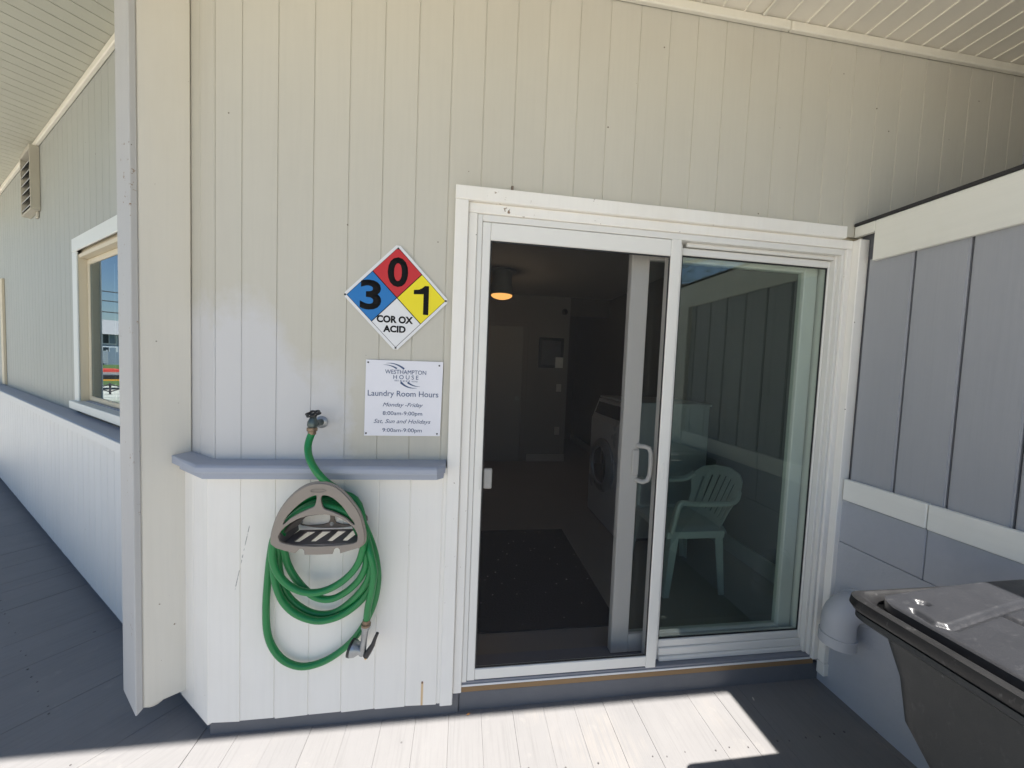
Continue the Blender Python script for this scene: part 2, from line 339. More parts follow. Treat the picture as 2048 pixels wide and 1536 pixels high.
class MB:
    """collects shapes in world coordinates, then links them as one mesh object"""
    def __init__(s): s.v = []; s.f = []
    def add(s, vs, fs):
        k = len(s.v); s.v += [tuple(v) for v in vs]; s.f += [tuple(i + k for i in f) for f in fs]; return s
    def box(s, x0, x1, y0, y1, z0, z1, c=0.0, fr=None):
        if c <= 0:
            vs = [(x, y, z) for z in (z0, z1) for x, y in ((x0, y0), (x1, y0), (x1, y1), (x0, y1))]
            fs = [(3, 2, 1, 0), (4, 5, 6, 7), (0, 1, 5, 4), (1, 2, 6, 5), (2, 3, 7, 6), (3, 0, 4, 7)]
        else:
            bm = bmesh.new(); bmesh.ops.create_cube(bm, size=1.0)
            for v in bm.verts:
                v.co = ((x0 + x1) / 2 + v.co.x * (x1 - x0), (y0 + y1) / 2 + v.co.y * (y1 - y0), (z0 + z1) / 2 + v.co.z * (z1 - z0))
            bmesh.ops.bevel(bm, geom=list(bm.edges), offset=c, segments=1, profile=0.5, affect='EDGES')
            bm.verts.index_update()
            vs = [tuple(v.co) for v in bm.verts]; fs = [tuple(v.index for v in f.verts) for f in bm.faces]; bm.free()
        if fr: vs = [fr(*v) for v in vs]
        return s.add(vs, fs)
    def prism(s, poly, z0, z1, fr=None, c=0.0):
        n = len(poly)
        if c:
            cx = sum(p[0] for p in poly) / n; cy = sum(p[1] for p in poly) / n
            inn = [(p[0] + (cx - p[0]) / max(1e-6, math.hypot(cx - p[0], cy - p[1])) * c, p[1] + (cy - p[1]) / max(1e-6, math.hypot(cx - p[0], cy - p[1])) * c) for p in poly]
            rings = [(inn, z0), (poly, z0 + c), (poly, z1 - c), (inn, z1)]
        else: rings = [(poly, z0), (poly, z1)]
        vs = [(x, y, z) for r_, z in rings for x, y in r_]
        fs = [tuple(reversed(range(n))), tuple(range(n * (len(rings) - 1), n * len(rings)))]
        for k in range(len(rings) - 1):
            for i in range(n):
                j = (i + 1) % n; fs.append((k * n + i, k * n + j, k * n + n + j, k * n + n + i))
        if fr: vs = [fr(*v) for v in vs]
        return s.add(vs, fs)
    def tube(s, pts, r, seg=10, cap=True, sx=1.0):
        pts = [Vector(p) for p in pts]; n = len(pts)
        rs = r if isinstance(r, (list, tuple)) else [r] * n
        rings = []; ref = None
        for i, p in enumerate(pts):
            t = (pts[min(i + 1, n - 1)] - pts[max(i - 1, 0)]).normalized()
            if ref is None: ref = Vector((0, 1, 0)) if abs(t.y) < 0.9 else Vector((1, 0, 0))
            u = (ref - t * ref.dot(t)).normalized(); w = t.cross(u); ref = u
            rings.append([p + (u * math.cos(2 * math.pi * k / seg) * sx + w * math.sin(2 * math.pi * k / seg)) * rs[i] for k in range(seg)])
        vs = [tuple(v) for r_ in rings for v in r_]; fs = []
        for i in range(n - 1):
            for k in range(seg):
                l = (k + 1) % seg; fs.append((i * seg + k, i * seg + l, (i + 1) * seg + l, (i + 1) * seg + k))
        if cap: fs += [tuple(reversed(range(seg))), tuple(range((n - 1) * seg, n * seg))]
        return s.add(vs, fs)
    def lathe(s, c, axis, prof, seg=24):
        """prof: (distance along axis, radius)"""
        a = Vector(axis).normalized(); c = Vector(c)
        u = a.orthogonal().normalized(); w = a.cross(u)
        vs = []
        for d, r in prof:
            for k in range(seg):
                t = 2 * math.pi * k / seg; vs.append(tuple(c + a * d + (u * math.cos(t) + w * math.sin(t)) * r))
        fs = []
        for i in range(len(prof) - 1):
            for k in range(seg):
                l = (k + 1) % seg; fs.append((i * seg + k, i * seg + l, (i + 1) * seg + l, (i + 1) * seg + k))
        fs += [tuple(reversed(range(seg))), tuple(range((len(prof) - 1) * seg, len(prof) * seg))]
        return s.add(vs, fs)
    def build(s, name, mat, parent=None, smooth=False, loc=None):
        o0 = base_of(parent)
        l = Vector(loc) if loc is not None else o0
        me = bpy.data.meshes.new(name)
        me.from_pydata([tuple(Vector(v) - l) for v in s.v], [], s.f); me.update()
        bm = bmesh.new(); bm.from_mesh(me); bmesh.ops.recalc_face_normals(bm, faces=bm.faces); bm.to_mesh(me); bm.free()
        me.materials.append(mat)
        if smooth:
            me.polygons.foreach_set('use_smooth', [True] * len(me.polygons))
            try: me.set_sharp_from_angle(angle=R(40))
            except Exception: pass
        o = bpy.data.objects.new(name, me); COL.objects.link(o)
        o.parent = parent; o.location = l - o0
        return o

def tag(o, label=None, cat=None, group=None, kind=None):
    if label: o['label'] = label
    if cat: o['category'] = cat
    if group: o['group'] = group
    if kind: o['kind'] = kind
    return o

def thing(name, label, cat, loc=(0, 0, 0), group=None, kind=None):
    o = bpy.data.objects.new(name, None); COL.objects.link(o); o.location = loc
    o.empty_display_size = 0.1
    return tag(o, label, cat, group, kind)

def from_curve(cu, name, mat, parent, mtx):
    ob = bpy.data.objects.new('tmp', cu); COL.objects.link(ob)
    bpy.context.view_layer.update()
    me = bpy.data.meshes.new_from_object(ob.evaluated_get(bpy.context.evaluated_depsgraph_get()))
    bpy.data.objects.remove(ob)
    me.transform(mtx); me.materials.clear(); me.materials.append(mat); me.name = name
    o = bpy.data.objects.new(name, me); COL.objects.link(o)
    o0 = base_of(parent); me.transform(Matrix.Translation(-o0)); o.parent = parent
    return o

def frame(origin, u, v):
    u = Vector(u).normalized(); v = Vector(v).normalized(); n = u.cross(v)
    return Matrix(((u.x, v.x, n.x, origin[0]), (u.y, v.y, n.y, origin[1]), (u.z, v.z, n.z, origin[2]), (0, 0, 0, 1)))

def smooth_loop(pts, sub=3):
    out = []; n = len(pts)
    for i in range(n):
        p0, p1, p2, p3 = (Vector(pts[(i + k) % n]) for k in (-1, 0, 1, 2))
        for k in range(sub):
            t = k / sub
            q = 0.5 * ((2 * p1) + (p2 - p0) * t + (2 * p0 - 5 * p1 + 4 * p2 - p3) * t * t + (3 * p1 - p0 - 3 * p2 + p3) * t ** 3)
            out.append((q.x, q.y))
    return out

def plate(name, loops, depth, bevel, mat, parent, mtx, smooth=True):
    cu = bpy.data.curves.new(name, 'CURVE'); cu.dimensions = '2D'; cu.fill_mode = 'BOTH'
    for lp in loops:
        sp = cu.splines.new('POLY'); sp.points.add(len(lp) - 1); sp.use_cyclic_u = True
        for p, q in zip(sp.points, lp): p.co = (q[0], q[1], 0, 1)
    cu.extrude = depth / 2; cu.bevel_depth = bevel; cu.bevel_resolution = 1; cu.offset = -bevel
    o = from_curve(cu, name, mat, parent, mtx)
    if smooth:
        me = o.data; me.polygons.foreach_set('use_smooth', [True] * len(me.polygons))
        try: me.set_sharp_from_angle(angle=R(35))
        except Exception: pass
    return o

def text(name, body, mat, parent, mtx_of, cx, cz, width, height=None, bold=0.0, shear=0.0, space=1.0, thick=0.0005):
    """flat printed lettering; fitted to the given width (and height) about its centre"""
    cu = bpy.data.curves.new(name, 'FONT'); cu.body = body; cu.align_x = 'CENTER'; cu.size = 1.0
    cu.offset = bold; cu.shear = shear; cu.space_character = space; cu.extrude = 0.0; cu.resolution_u = 4
    ob = bpy.data.objects.new('tmp', cu); COL.objects.link(ob); bpy.context.view_layer.update()
    me = bpy.data.meshes.new_from_object(ob.evaluated_get(bpy.context.evaluated_depsgraph_get()))
    bpy.data.objects.remove(ob)
    xs = [v.co.x for v in me.vertices]; ys = [v.co.y for v in me.vertices]
    w = max(xs) - min(xs); h = max(ys) - min(ys)
    sx = width / w; sy = (height / h) if height else sx
    me.transform(Matrix.Diagonal((sx, sy, 1, 1)) @ Matrix.Translation((-(max(xs) + min(xs)) / 2, -(max(ys) + min(ys)) / 2, 0)))
    bm = bmesh.new(); bm.from_mesh(me)
    r = bmesh.ops.extrude_face_region(bm, geom=list(bm.faces))
    for e in r['geom']:
        if isinstance(e, bmesh.types.BMVert): e.co.z += thick
    bmesh.ops.recalc_face_normals(bm, faces=bm.faces); bm.to_mesh(me); bm.free()
    me.transform(mtx_of @ Matrix.Translation((cx, cz, 0)))
    me.transform(Matrix.Translation(-base_of(parent)))
    me.materials.clear(); me.materials.append(mat)
    o = bpy.data.objects.new(name, me); COL.objects.link(o); o.parent = parent
    return o

def clip(poly, a, b, c):
    """keep a*x + b*y <= c"""
    out = []
    for i in range(len(poly)):
        p, q = poly[i], poly[(i + 1) % len(poly)]
        dp = a * p[0] + b * p[1] - c; dq = a * q[0] + b * q[1] - c
        if dp <= 0: out.append(p)
        if dp * dq < 0:
            t = dp / (dp - dq); out.append((p[0] + (q[0] - p[0]) * t, p[1] + (q[1] - p[1]) * t))
    return out

# ------------------------------------------------------------------ layout constants
CORNER = Vector((-0.935, 0.0, 0.0))
UL = Vector((-0.79045, 0.61253, 0.0)); NL = Vector((-0.61253, -0.79045, 0.0))
def LW(s, t, z): return CORNER + UL * s + NL * t + Vector((0, 0, z))      # along left wall, outward, up
def fl(x, y, z): return tuple(LW(x, y, z))
MIT = Vector((-0.61253, -1.79045, 0)).normalized()                        # mitre direction at the corner
SOF = 3.09; XR = 1.84

# ------------------------------------------------------------------ ground and deck
g = MB().box(-300, 300, -300, 300, -1.6, -1.25)
def ground_mat():
    m, nt, out = new_mat('sandy_grass')
    b = N(nt, 'ShaderNodeBsdfPrincipled'); nt.links.new(b.outputs[0], out.inputs[0])
    pos = N(nt, 'ShaderNodeNewGeometry').outputs['Position']
    f = ramp(nt, noise(nt, pos, 0.15, 6, 0.6), 0.30, 0.44)
    c1 = mixc(nt, noise(nt, pos, 6, 5), (0.05, 0.075, 0.02), (0.11, 0.13, 0.045))
    c2 = mixc(nt, noise(nt, pos, 9, 5), (0.46, 0.43, 0.36), (0.56, 0.525, 0.445))
    nt.links.new(mixc(nt, f, c1, c2), b.inputs['Base Color']); b.inputs['Roughness'].default_value = 0.9
    return m
M['ground'] = ground_mat()
tag(g.build('ground', M['ground']), kind='structure')

deck = thing('deck', 'grey painted timber deck in front of the laundry building', 'deck', (0, 0, 0), kind='structure')
del deck['category']
GAP = 0.0009
def deck_board(poly, z=0.0, mat='deck'):
    if len(poly) < 3: return
    MB().prism(poly, z - 0.032, z, c=0.0012).build('deck_board', M[mat], deck)
k = 0; x = -0.979
DECKY = -3.6
while x < 1.82:
    x1 = min(x + 0.1385, 1.826)
    deck_board([(x + GAP / 2, DECKY), (x1 - GAP / 2, DECKY), (x1 - GAP / 2, 0.03), (x + GAP / 2, 0.03)], rnd.uniform(-0.0012, 0.0012))
    x = x1
# boards square to the left wall, cut where they meet the front boards
s = -3.2
while s < 6.2:
    s1 = s + 0.1385
    P = [LW(s + GAP / 2, -0.02, 0), LW(s1 - GAP / 2, -0.02, 0), LW(s1 - GAP / 2, 4.2, 0), LW(s + GAP / 2, 4.2, 0)]
    poly = [(p.x, p.y) for p in P]
    poly = clip(poly, 1, 0, -0.981); poly = clip(poly, 0, -1, 3.6)
    if len(poly) >= 3: deck_board(poly, rnd.uniform(-0.0012, 0.0012), 'deck_left')
    s = s1
nails = MB()
def nail(x_, y_):
    r_ = rnd.uniform(0.0026, 0.0042); x_ += rnd.uniform(-.006, .006); y_ += rnd.uniform(-.008, .008)
    nails.add([(x_ + r_ * math.cos(a), y_ + r_ * math.sin(a), z) for z in (-0.002, 0.0017) for a in [k * math.pi / 4 for k in range(8)]],
              [tuple(range(8, 16))] + [(k, (k + 1) % 8, 8 + (k + 1) % 8, 8 + k) for k in range(8)])
for i in range(21):
    for yy in (-0.26, -0.67, -1.08, -1.5):
        for o in (0.03, 0.108):
            if rnd.random() < 0.6: nail(-0.979 + 0.1385 * i + o, yy)
for i in range(48):
    for tt in (0.32, 0.73, 1.14):
        for o in (0.03, 0.108):
            p = LW(-0.29 + 0.1385 * i + o, tt, 0)
            if p.x < -1.0 and rnd.random() < 0.7: nail(p.x, p.y)
tag(nails.build('nail_heads', M['nail'], deck), kind='stuff')
MB().prism([(1.83, -3.7), (1.83, 0.3), (-1.0, 0.3), (-6.0, 4.5), (-8.8, 1.0), (-8, -3.7)], -0.2, -0.04).build('deck_frame', M['weathered_wood'], deck)

# ------------------------------------------------------------------ front wall
fw = thing('front_wall', 'cream and white vertical board wall with the sliding door', 'wall', (0, 0, 0))
core = MB()
core.box(-0.93, 0.035, 0.016, 0.16, 0.0, 3.2); core.box(0.035, 1.86, 0.016, 0.16, 2.15, 3.2)
core.box(1.86, 3.3, 0.016, 0.16, 0.0, 3.2); core.box(0.035, 1.86, 0.016, 0.16, 0.0, 0.085)
core.build('wall_core', M['core'], fw)
def vboard(x0, x1, z0, z1, yf, mat, par, fr=None, th=0.014, jag=0.0, g_=0.0001, c=0.0012, w=0.0016, dp=0.0028):
    """one vertical board with chamfered long edges; yf = face plane"""
    a, b = x0 + g_, x1 - g_
    # each long edge carries a shallow step, so two boards meet in a flat-bottomed groove
    prof = [(a, yf + th), (a, yf + dp), (a + w, yf + dp * 0.9), (a + w + c, yf), (b - w - c, yf), (b - w, yf + dp * 0.9), (b, yf + dp), (b, yf + th)]
    j = [rnd.uniform(-jag, jag) for _ in range(2)]
    vs = []
    for z, lo_ in ((z0, 1), (z1, 0)):
        for px, py in prof:
            t = (px - a) / (b - a); vs.append((px, py, z + lo_ * (j[0] * (1 - t) + j[1] * t)))
    n = 8
    fs = [tuple(range(n)), tuple(range(n, 2 * n))] + [(i, (i + 1) % n, n + (i + 1) % n, n + i) for i in range(n)]
    if fr: vs = [fr(*v) for v in vs]
    return MB().add(vs, fs).build('siding_board', mat, par)
up = [-0.932, -0.84, -0.716, -0.589, -0.461, -0.335, -0.208, -0.08, 0.049, 0.176, 0.305, 0.435, 0.564, 0.696, 0.829, 0.957, 1.091, 1.221,
      1.355, 1.487, 1.621, 1.749, 1.88, 2.008, 2.138, 2.27, 2.40, 2.53, 2.66, 2.79, 2.92, 3.05, 3.18]
for a, b in zip(up[:-1], up[1:]):
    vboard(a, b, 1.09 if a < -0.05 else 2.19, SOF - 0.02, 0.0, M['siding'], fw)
lo = [-0.943, -0.828, -0.703, -0.576, -0.45, -0.318, -0.194, -0.064, -0.040]
for a, b in zip(lo[:-1], lo[1:]):
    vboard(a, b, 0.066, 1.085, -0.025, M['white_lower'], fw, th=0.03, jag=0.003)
# plinth under the boards and the doorway
MB().box(-0.95, 0.03, -0.006, 0.05, -0.03, 0.09, 0.004).build('plinth', M['plinth'], fw)
MB().box(0.0305, 1.838, 0.002, 0.05, -0.03, 0.0855, 0.004).build('plinth', M['plinth'], fw)
# soffit bead
MB().box(-0.93, 1.385, -0.022, -0.001, SOF - 0.042, SOF - 0.003, 0.004).build('soffit_bead', M['cream_trim'], fw)
MB().box(1.388, 3.2, -0.022, -0.001, SOF - 0.042, SOF - 0.003, 0.004).build('soffit_bead', M['cream_trim'], fw)
# ledge: rounded top board and a slimmer moulding under it, wrapping the corner to the post
LT = 1.112
lp = [(-0.055, 0.0), (-0.055, -0.085), (-0.085, -0.118), (-0.945, -0.09), (-1.116, 0.048), (-1.092, 0.118), (-0.935, 0.0)]
def ledge_bar(poly, z0, z1, name, c):
    mb = MB().prism(poly, z0, z1); return mb
def inset(poly, d):
    out = []
    for (px, py) in poly:
        out.append((px, py + d if py < -0.05 else py))
    return out
top = MB()
def stack(mb, polys):
    n = len(polys[0][0]); vs = [(x_, y_, z_) for p, z_ in polys for x_, y_ in p]
    fs = [tuple(reversed(range(n))), tuple(range(n * (len(polys) - 1), n * len(polys)))]
    for k_ in range(len(polys) - 1):
        for i in range(n):
            j = (i + 1) % n; fs.append((k_ * n + i, k_ * n + j, k_ * n + n + j, k_ * n + n + i))
    return mb.add(vs, fs)
stack(top, [(inset(lp, 0.003), LT - 0.03), (lp, LT - 0.024), (lp, LT - 0.010), (inset(lp, 0.006), LT - 0.003), (inset(lp, 0.014), LT)])
top.build('ledge_top', M['ledge'], fw)
lp2 = [(-0.062, 0.0), (-0.062, -0.06), (-0.086, -0.086), (-0.935, -0.066), (-1.10, 0.064), (-1.09, 0.11), (-0.935, 0.0)]
ap = MB(); stack(ap, [(lp2, LT - 0.058), (lp2, LT - 0.0325)])
ap.build('ledge_moulding', M['ledge'], fw)

# door casing (painted boards)
def bx(name, x0, x1, y0, y1, z0, z1, mat, par, c=0.003):
    return MB().box(x0, x1, y0, y1, z0, z1, c).build(name, mat, par)
CY = -0.034
bx('casing_board', -0.05, 0.003, CY, 0.0, 0.060, 2.168, M['white_trim'], fw)
bx('casing_board', -0.0505, 1.742, CY - 0.001, 0.0, 2.1685, 2.223, M['white_trim'], fw)
bx('casing_board', 1.8005, 1.853, CY - 0.012, 0.0, 0.118, 2.167, M['white_trim'], fw)
bx('casing_board', 0.0035, 0.040, -0.016, 0.05, 0.094, 2.127, M['white_trim'], fw)
bx('casing_board', 0.0035, 1.80, -0.0165, 0.05, 2.1275, 2.168, M['white_trim'], fw)
bx('casing_board', 1.772, 1.80, -0.016, 0.05, 0.116, 2.127, M['white_trim'], fw)
bx('filler_strip', 1.854, 1.99, -0.006, 0.012, 0.06, 2.19, M['white_trim'], fw)
bx('casing_offcut', 1.799, 1.838, -0.05, -0.012, 0.055, 0.117, M['white_trim'], fw)
bx('wood_strip', 0.004, 1.79, -0.004, 0.045, 0.0865, 0.1125, M['wood'], fw, 0.002)
# small broken cedar shim stuck on the head casing
MB().box(0.172, 0.181, -0.016, -0.002, 2.224, 2.248, 0.001).build('shim', M['weathered_wood'], fw)

# sliding door: part of the wall; its members are its sub-parts
door = MB()
door.box(0.0405, 0.061, -0.008, 0.14, 0.135, 2.127, 0.002)
door.box(1.745, 1.7715, 0.012, 0.14, 0.135, 2.127, 0.002); door.box(1.757, 1.7715, -0.006, 0.012, 0.135, 2.127, 0.002)
door.box(0.0615, 1.7565, -0.008, 0.14, 2.1, 2.127, 0.002)
door.box(0.98, 1.7445, 0.016, 0.030, 2.083, 2.0995, 0.002)
dr = door.build('sliding_door', M['vinyl'], fw)
tag(dr, 'white sliding glass door with its insect screen on the left')
bx('threshold', 0.0405, 1.7715, -0.002, 0.14, 0.113, 0.1345, M['track'], dr, 0.002)
bx('threshold_edge', 0.0405, 1.7715, -0.006, -0.0025, 0.1130, 0.1225, M['track_edge'], dr, 0.001)
# insect screen
for n_, a in (('screen_stile', (0.062, 0.096, 0.139, 2.098)), ('screen_stile', (0.892, 0.9405, 0.132, 2.102)),
              ('screen_rail', (0.0965, 0.8915, 2.027, 2.098)), ('screen_rail', (0.0965, 0.8915, 0.141, 0.190))):
    bx(n_, a[0], a[1], -0.006, 0.014, a[2], a[3], M['screen_alu'], dr, 0.0025)
MB().box(0.0965, 0.8915, 0.003, 0.0036, 0.1905, 2.0265).build('screen_mesh', M['screen'], dr)
sp_ = MB()
for a in ((0.0965, 0.8915, 2.0205, 2.0268), (0.0965, 0.8915, 0.1902, 0.1955), (0.0965, 0.1015, 0.1956, 2.0204), (0.8865, 0.8915, 0.1956, 2.0204)):
    sp_.box(a[0], a[1], -0.001, 0.0025, a[2], a[3])
sp_.build('screen_spline', M['black_gap'], dr)
bx('screen_latch', 0.104, 0.140, 0.006, 0.022, 0.985, 1.072, M['vinyl'], dr, 0.004)
bx('screen_pull', 0.083, 0.088, -0.010, -0.0062, 0.985, 1.085, M['vinyl'], dr, 0.001)
bx('screen_pull', 0.912, 0.922, -0.009, -0.0062, 1.03, 1.10, M['vinyl'], dr, 0.001)
# fixed pane, right
for n_, a in (('fixed_stile', (0.905, 0.972, 0.135, 2.098)), ('fixed_stile', (1.735, 1.7445, 0.135, 2.083)),
              ('fixed_rail', (0.9725, 1.7345, 2.050, 2.083)), ('fixed_rail', (0.9725, 1.7345, 0.196, 0.232)), ('fixed_rail', (0.9725, 1.7445, 0.158, 0.1955))):
    o_ = bx(n_, a[0], a[1], 0.034 if a[2] > 0.16 or n_ == 'fixed_stile' else 0.028, 0.066, a[2], a[3], M['vinyl'], dr, 0.003)
bx('fixed_rail', 0.9725, 1.7445, 0.020, 0.066, 0.135, 0.1575, M['vinyl'], dr, 0.003)
MB().box(0.9725, 1.7345, 0.0455, 0.0515, 0.2325, 2.0495).build('fixed_glass', M['glass'], dr)
sp_ = MB()
for a in ((0.9725, 1.7345, 2.044, 2.0495), (0.9725, 1.7345, 0.2325, 0.238), (0.9725, 0.978, 0.2385, 2.0435), (1.729, 1.7345, 0.2385, 2.0435)):
    sp_.box(a[0], a[1], 0.0405, 0.045, a[2], a[3])
sp_.build('glazing_bead', M['black_gap'], dr)
# sliding leaf pushed open behind the fixed pane
for n_, a in (('leaf_stile', (0.757, 0.845, 0.138, 2.098)), ('leaf_stile', (1.661, 1.735, 0.138, 2.098)),
              ('leaf_rail', (0.8455, 1.6605, 2.035, 2.098)), ('leaf_rail', (0.8455, 1.6605, 0.138, 0.228))):
    bx(n_, a[0], a[1], 0.085, 0.125, a[2], a[3], M['vinyl'], dr, 0.004)
MB().box(0.8455, 1.6605, 0.103, 0.108, 0.2285, 2.0345).build('leaf_glass', M['glass_inner'], dr)
hd = MB().tube([(0.836, 0.084, 1.165), (0.838, 0.062, 1.164), (0.850, 0.050, 1.166), (0.872, 0.046, 1.158), (0.882, 0.046, 1.135), (0.885, 0.046, 1.083),
                (0.882, 0.046, 1.03), (0.872, 0.046, 1.006), (0.852, 0.050, 0.997), (0.840, 0.062, 0.999), (0.838, 0.084, 0.998)], 0.0105, 10)
hd.build('leaf_handle', M['vinyl'], dr, True)
MB().box(0.808, 0.842, 0.076, 0.0845, 1.02, 1.145, 0.006).build('handle_plate', M['vinyl'], dr)

# ------------------------------------------------------------------ left wall
lw = thing('left_wall', 'pale board wall receding to the left with a window and louvred vent', 'wall', tuple(CORNER))
MB().box(-0.02, 6.0, -0.16, -0.016, -0.05, 1.1, fr=fl).box(-0.02, 0.72, -0.16, -0.016, 1.1, 3.2, fr=fl).box(1.92, 6.0, -0.16, -0.016, 1.1, 3.2, fr=fl)\
    .box(0.72, 1.92, -0.16, -0.016, 1.1, 1.13, fr=fl).box(0.72, 1.92, -0.16, -0.016, 2.11, 3.2, fr=fl).build('wall_core', M['core'], lw)
ss = [0.003, 0.12] + [0.245 + 0.1247 * i for i in range(46)]
def lboard(a, b, z0, z1, t, mat, th, jag=0.0):
    return vboard(a, b, z0, z1, -t, mat, lw, fr=lambda x_, y_, z_: tuple(LW(x_, -y_, z_)), th=th, jag=jag)
M['siding_left'] = paint('siding_shaded_left', (0.365, 0.38, 0.355), 0.55, var=0.04, specks=0.04, bump=0.2)  # darker copy of the cream siding, weaker light on the left put in
M['lower_left'] = paint('lower_siding_shaded_left', (0.60, 0.615, 0.62), 0.5, var=0.035, specks=0.03, bump=0.2)  # lower white darkened the same way, left-hand shade in the colour
for a, b in zip(ss[:-1], ss[1:]):
    if b < 0.80 or a > 1.90:
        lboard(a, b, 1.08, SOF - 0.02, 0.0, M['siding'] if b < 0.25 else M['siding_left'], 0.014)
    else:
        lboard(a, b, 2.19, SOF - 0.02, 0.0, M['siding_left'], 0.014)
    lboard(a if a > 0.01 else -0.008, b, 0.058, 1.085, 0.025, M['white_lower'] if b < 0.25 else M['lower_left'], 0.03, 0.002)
MB().box(-0.004, 6.0, -0.05, 0.004, -0.03, 0.085, 0.004, fr=fl).build('plinth', M['plinth'], lw)
MB().box(0.2, 6.0, 0.001, 0.022, SOF - 0.042, SOF - 0.003, 0.004, fr=fl).build('soffit_bead', M['cream_trim'], lw)
MB().box(0.30, 6.0, 0.0, 0.105, 1.068, 1.100, 0.006, fr=fl).build('ledge_top', M['ledge'], lw)
MB().box(0.30, 6.0, 0.026, 0.085, 1.045, 1.0675, 0.003, fr=fl).build('ledge_moulding', M['lower_left'], lw)
MB().box(0.30, 6.0, 0.1055, 0.111, 1.050, 1.098, 0.002, fr=fl).build('ledge_edge', M['lower_left'], lw)

# window in the left wall
win = MB()
win.box(1.90, 2.0, 0.0, 0.010, 1.112, 2.13, 0.003, fr=fl)
win.box(0.60, 2.0, 0.0, 0.011, 2.1305, 2.215, 0.003, fr=fl)
win.box(0.60, 2.0, -0.02, 0.034, 1.125, 1.175, 0.003, fr=fl)
win.box(0.60, 0.74, 0.0, 0.018, 1.176, 2.13, 0.003, fr=fl)
M['window_white'] = paint('window_trim_paint', (0.66, 0.69, 0.67), 0.5, var=0.03, specks=0.04)
wno = win.build('window', M['window_white'], lw)
jb = MB()
jb.box(1.902, 1.92, -0.15, 0.0, 1.176, 2.11, fr=fl); jb.box(0.72, 0.742, -0.15, 0.0, 1.176, 2.11, fr=fl); jb.box(0.743, 1.896, -0.15, 0.0, 2.088, 2.11, fr=fl)
jb.build('window_jamb', M['window_reveal'], wno)
MB().box(0.743, 1.896, -0.15, -0.021, 1.13, 1.178, fr=fl).build('window_sill', M['ledge'], wno)
sh = MB()
sh.box(1.872, 1.9015, -0.08, -0.036, 1.1785, 2.0875, 0.004, fr=fl); sh.box(0.743, 0.775, -0.08, -0.036, 1.1785, 2.0875, 0.004, fr=fl)
sh.box(0.7755, 1.8715, -0.08, -0.036, 2.055, 2.0875, 0.004, fr=fl); sh.box(0.7755, 1.8715, -0.08, -0.036, 1.1785, 1.208, 0.004, fr=fl)
sh.build('window_sash', M['window_reveal'], wno)
MB().box(0.7755, 1.8715, -0.050, -0.044, 1.2085, 2.0545, fr=fl).build('window_pane', M['window_glass'], wno)
MB().box(0.7, 1.93, -0.19, -0.165, 1.1, 2.13, fr=fl).build('window_backing', M['void'], wno)  # dark sheet closing the opening behind the pane
# second window further along, only its right edge shows
w2 = MB(); w2.box(4.74, 4.86, 0.0, 0.02, 1.112, 2.2, 0.003, fr=fl); w2.box(4.861, 5.9, 0.0, 0.019, 2.12, 2.2, 0.003, fr=fl)
w2.build('window', M['window_reveal'], lw)
# louvred vent
vt = MB()
S0, S1, VT, Z0, Z1 = 2.95, 3.33, 0.049, 2.565, 3.046
vt.box(S0, S0 + 0.012, 0.001, VT, Z0, Z1, 0.002, fr=fl); vt.box(S1 - 0.012, S1, 0.001, VT, Z0, Z1, 0.002, fr=fl)
vt.box(S0 + 0.0125, S1 - 0.0125, 0.001, VT, Z0, Z0 + 0.012, 0.002, fr=fl); vt.box(S0 + 0.0125, S1 - 0.0125, 0.001, VT, Z1 - 0.03, Z1, 0.002, fr=fl)
vo = vt.build('louvred_vent', M['vent_metal'], lw)
MB().box(S0 + 0.0125, S1 - 0.0125, 0.0012, 0.004, Z0 + 0.0125, Z1 - 0.0305, fr=fl).build('vent_back', M['void'], vo)
for i in range(6):
    zc = Z0 + 0.05 + i * 0.066
    pf = [(0.012, zc + 0.034), (0.014, zc + 0.037), (VT - 0.002, zc - 0.012), (VT - 0.004, zc - 0.016)]
    vs = [fl(s_, t_, z_) for s_ in (S0 + 0.0126, S1 - 0.0126) for t_, z_ in pf]
    MB().add(vs, [(0, 1, 2, 3), (7, 6, 5, 4)] + [(i_, (i_ + 1) % 4, 4 + (i_ + 1) % 4, 4 + i_) for i_ in range(4)]).build('vent_slat', M['vent_slat'], vo)
MB().box(S0 + 0.05, S0 + 0.12, 0.001, 0.012, Z0 - 0.045, Z0 - 0.001, 0.002, fr=fl).build('vent_tab', M['vent_metal'], vo)

# ------------------------------------------------------------------ corner post
P0 = LW(0.197, 0.0, 0)
post = thing('corner_post', 'cream timber post standing off the wall corner with chipped front edge', 'post', (P0.x, P0.y, 0.1))
def postbox(s0, s1, t0, t1, zs, z1, name, mat, c=0.004):
    """bottom is cut at a slant: zs(t) gives the lower end"""
    vs = []
    for z_ in (0, 1):
        for s_, t_ in ((s0 + c, t0), (s1 - c, t0), (s1, t0 + c), (s1, t1 - c), (s1 - c, t1), (s0 + c, t1), (s0, t1 - c), (s0, t0 + c)):
            vs.append(fl(s_, t_, z1 if z_ else zs(t_, s_)))
    n = 8
    return MB().add(vs, [tuple(range(n)), tuple(range(n, 2 * n))] + [(i, (i + 1) % n, n + (i + 1) % n, n + i) for i in range(n)]).build(name, mat, post)
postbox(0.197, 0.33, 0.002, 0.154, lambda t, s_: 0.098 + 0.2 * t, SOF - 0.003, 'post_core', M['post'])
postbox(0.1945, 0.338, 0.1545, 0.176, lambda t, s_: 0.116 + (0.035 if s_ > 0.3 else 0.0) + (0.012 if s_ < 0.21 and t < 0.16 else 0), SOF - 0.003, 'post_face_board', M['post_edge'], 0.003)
MB().lathe(LW(0.262, 0.105, 0.085), (0, 0, 1), [(0, 0.03), (0.01, 0.034), (0.045, 0.034)], 14).build('post_foot', M['post'], post)

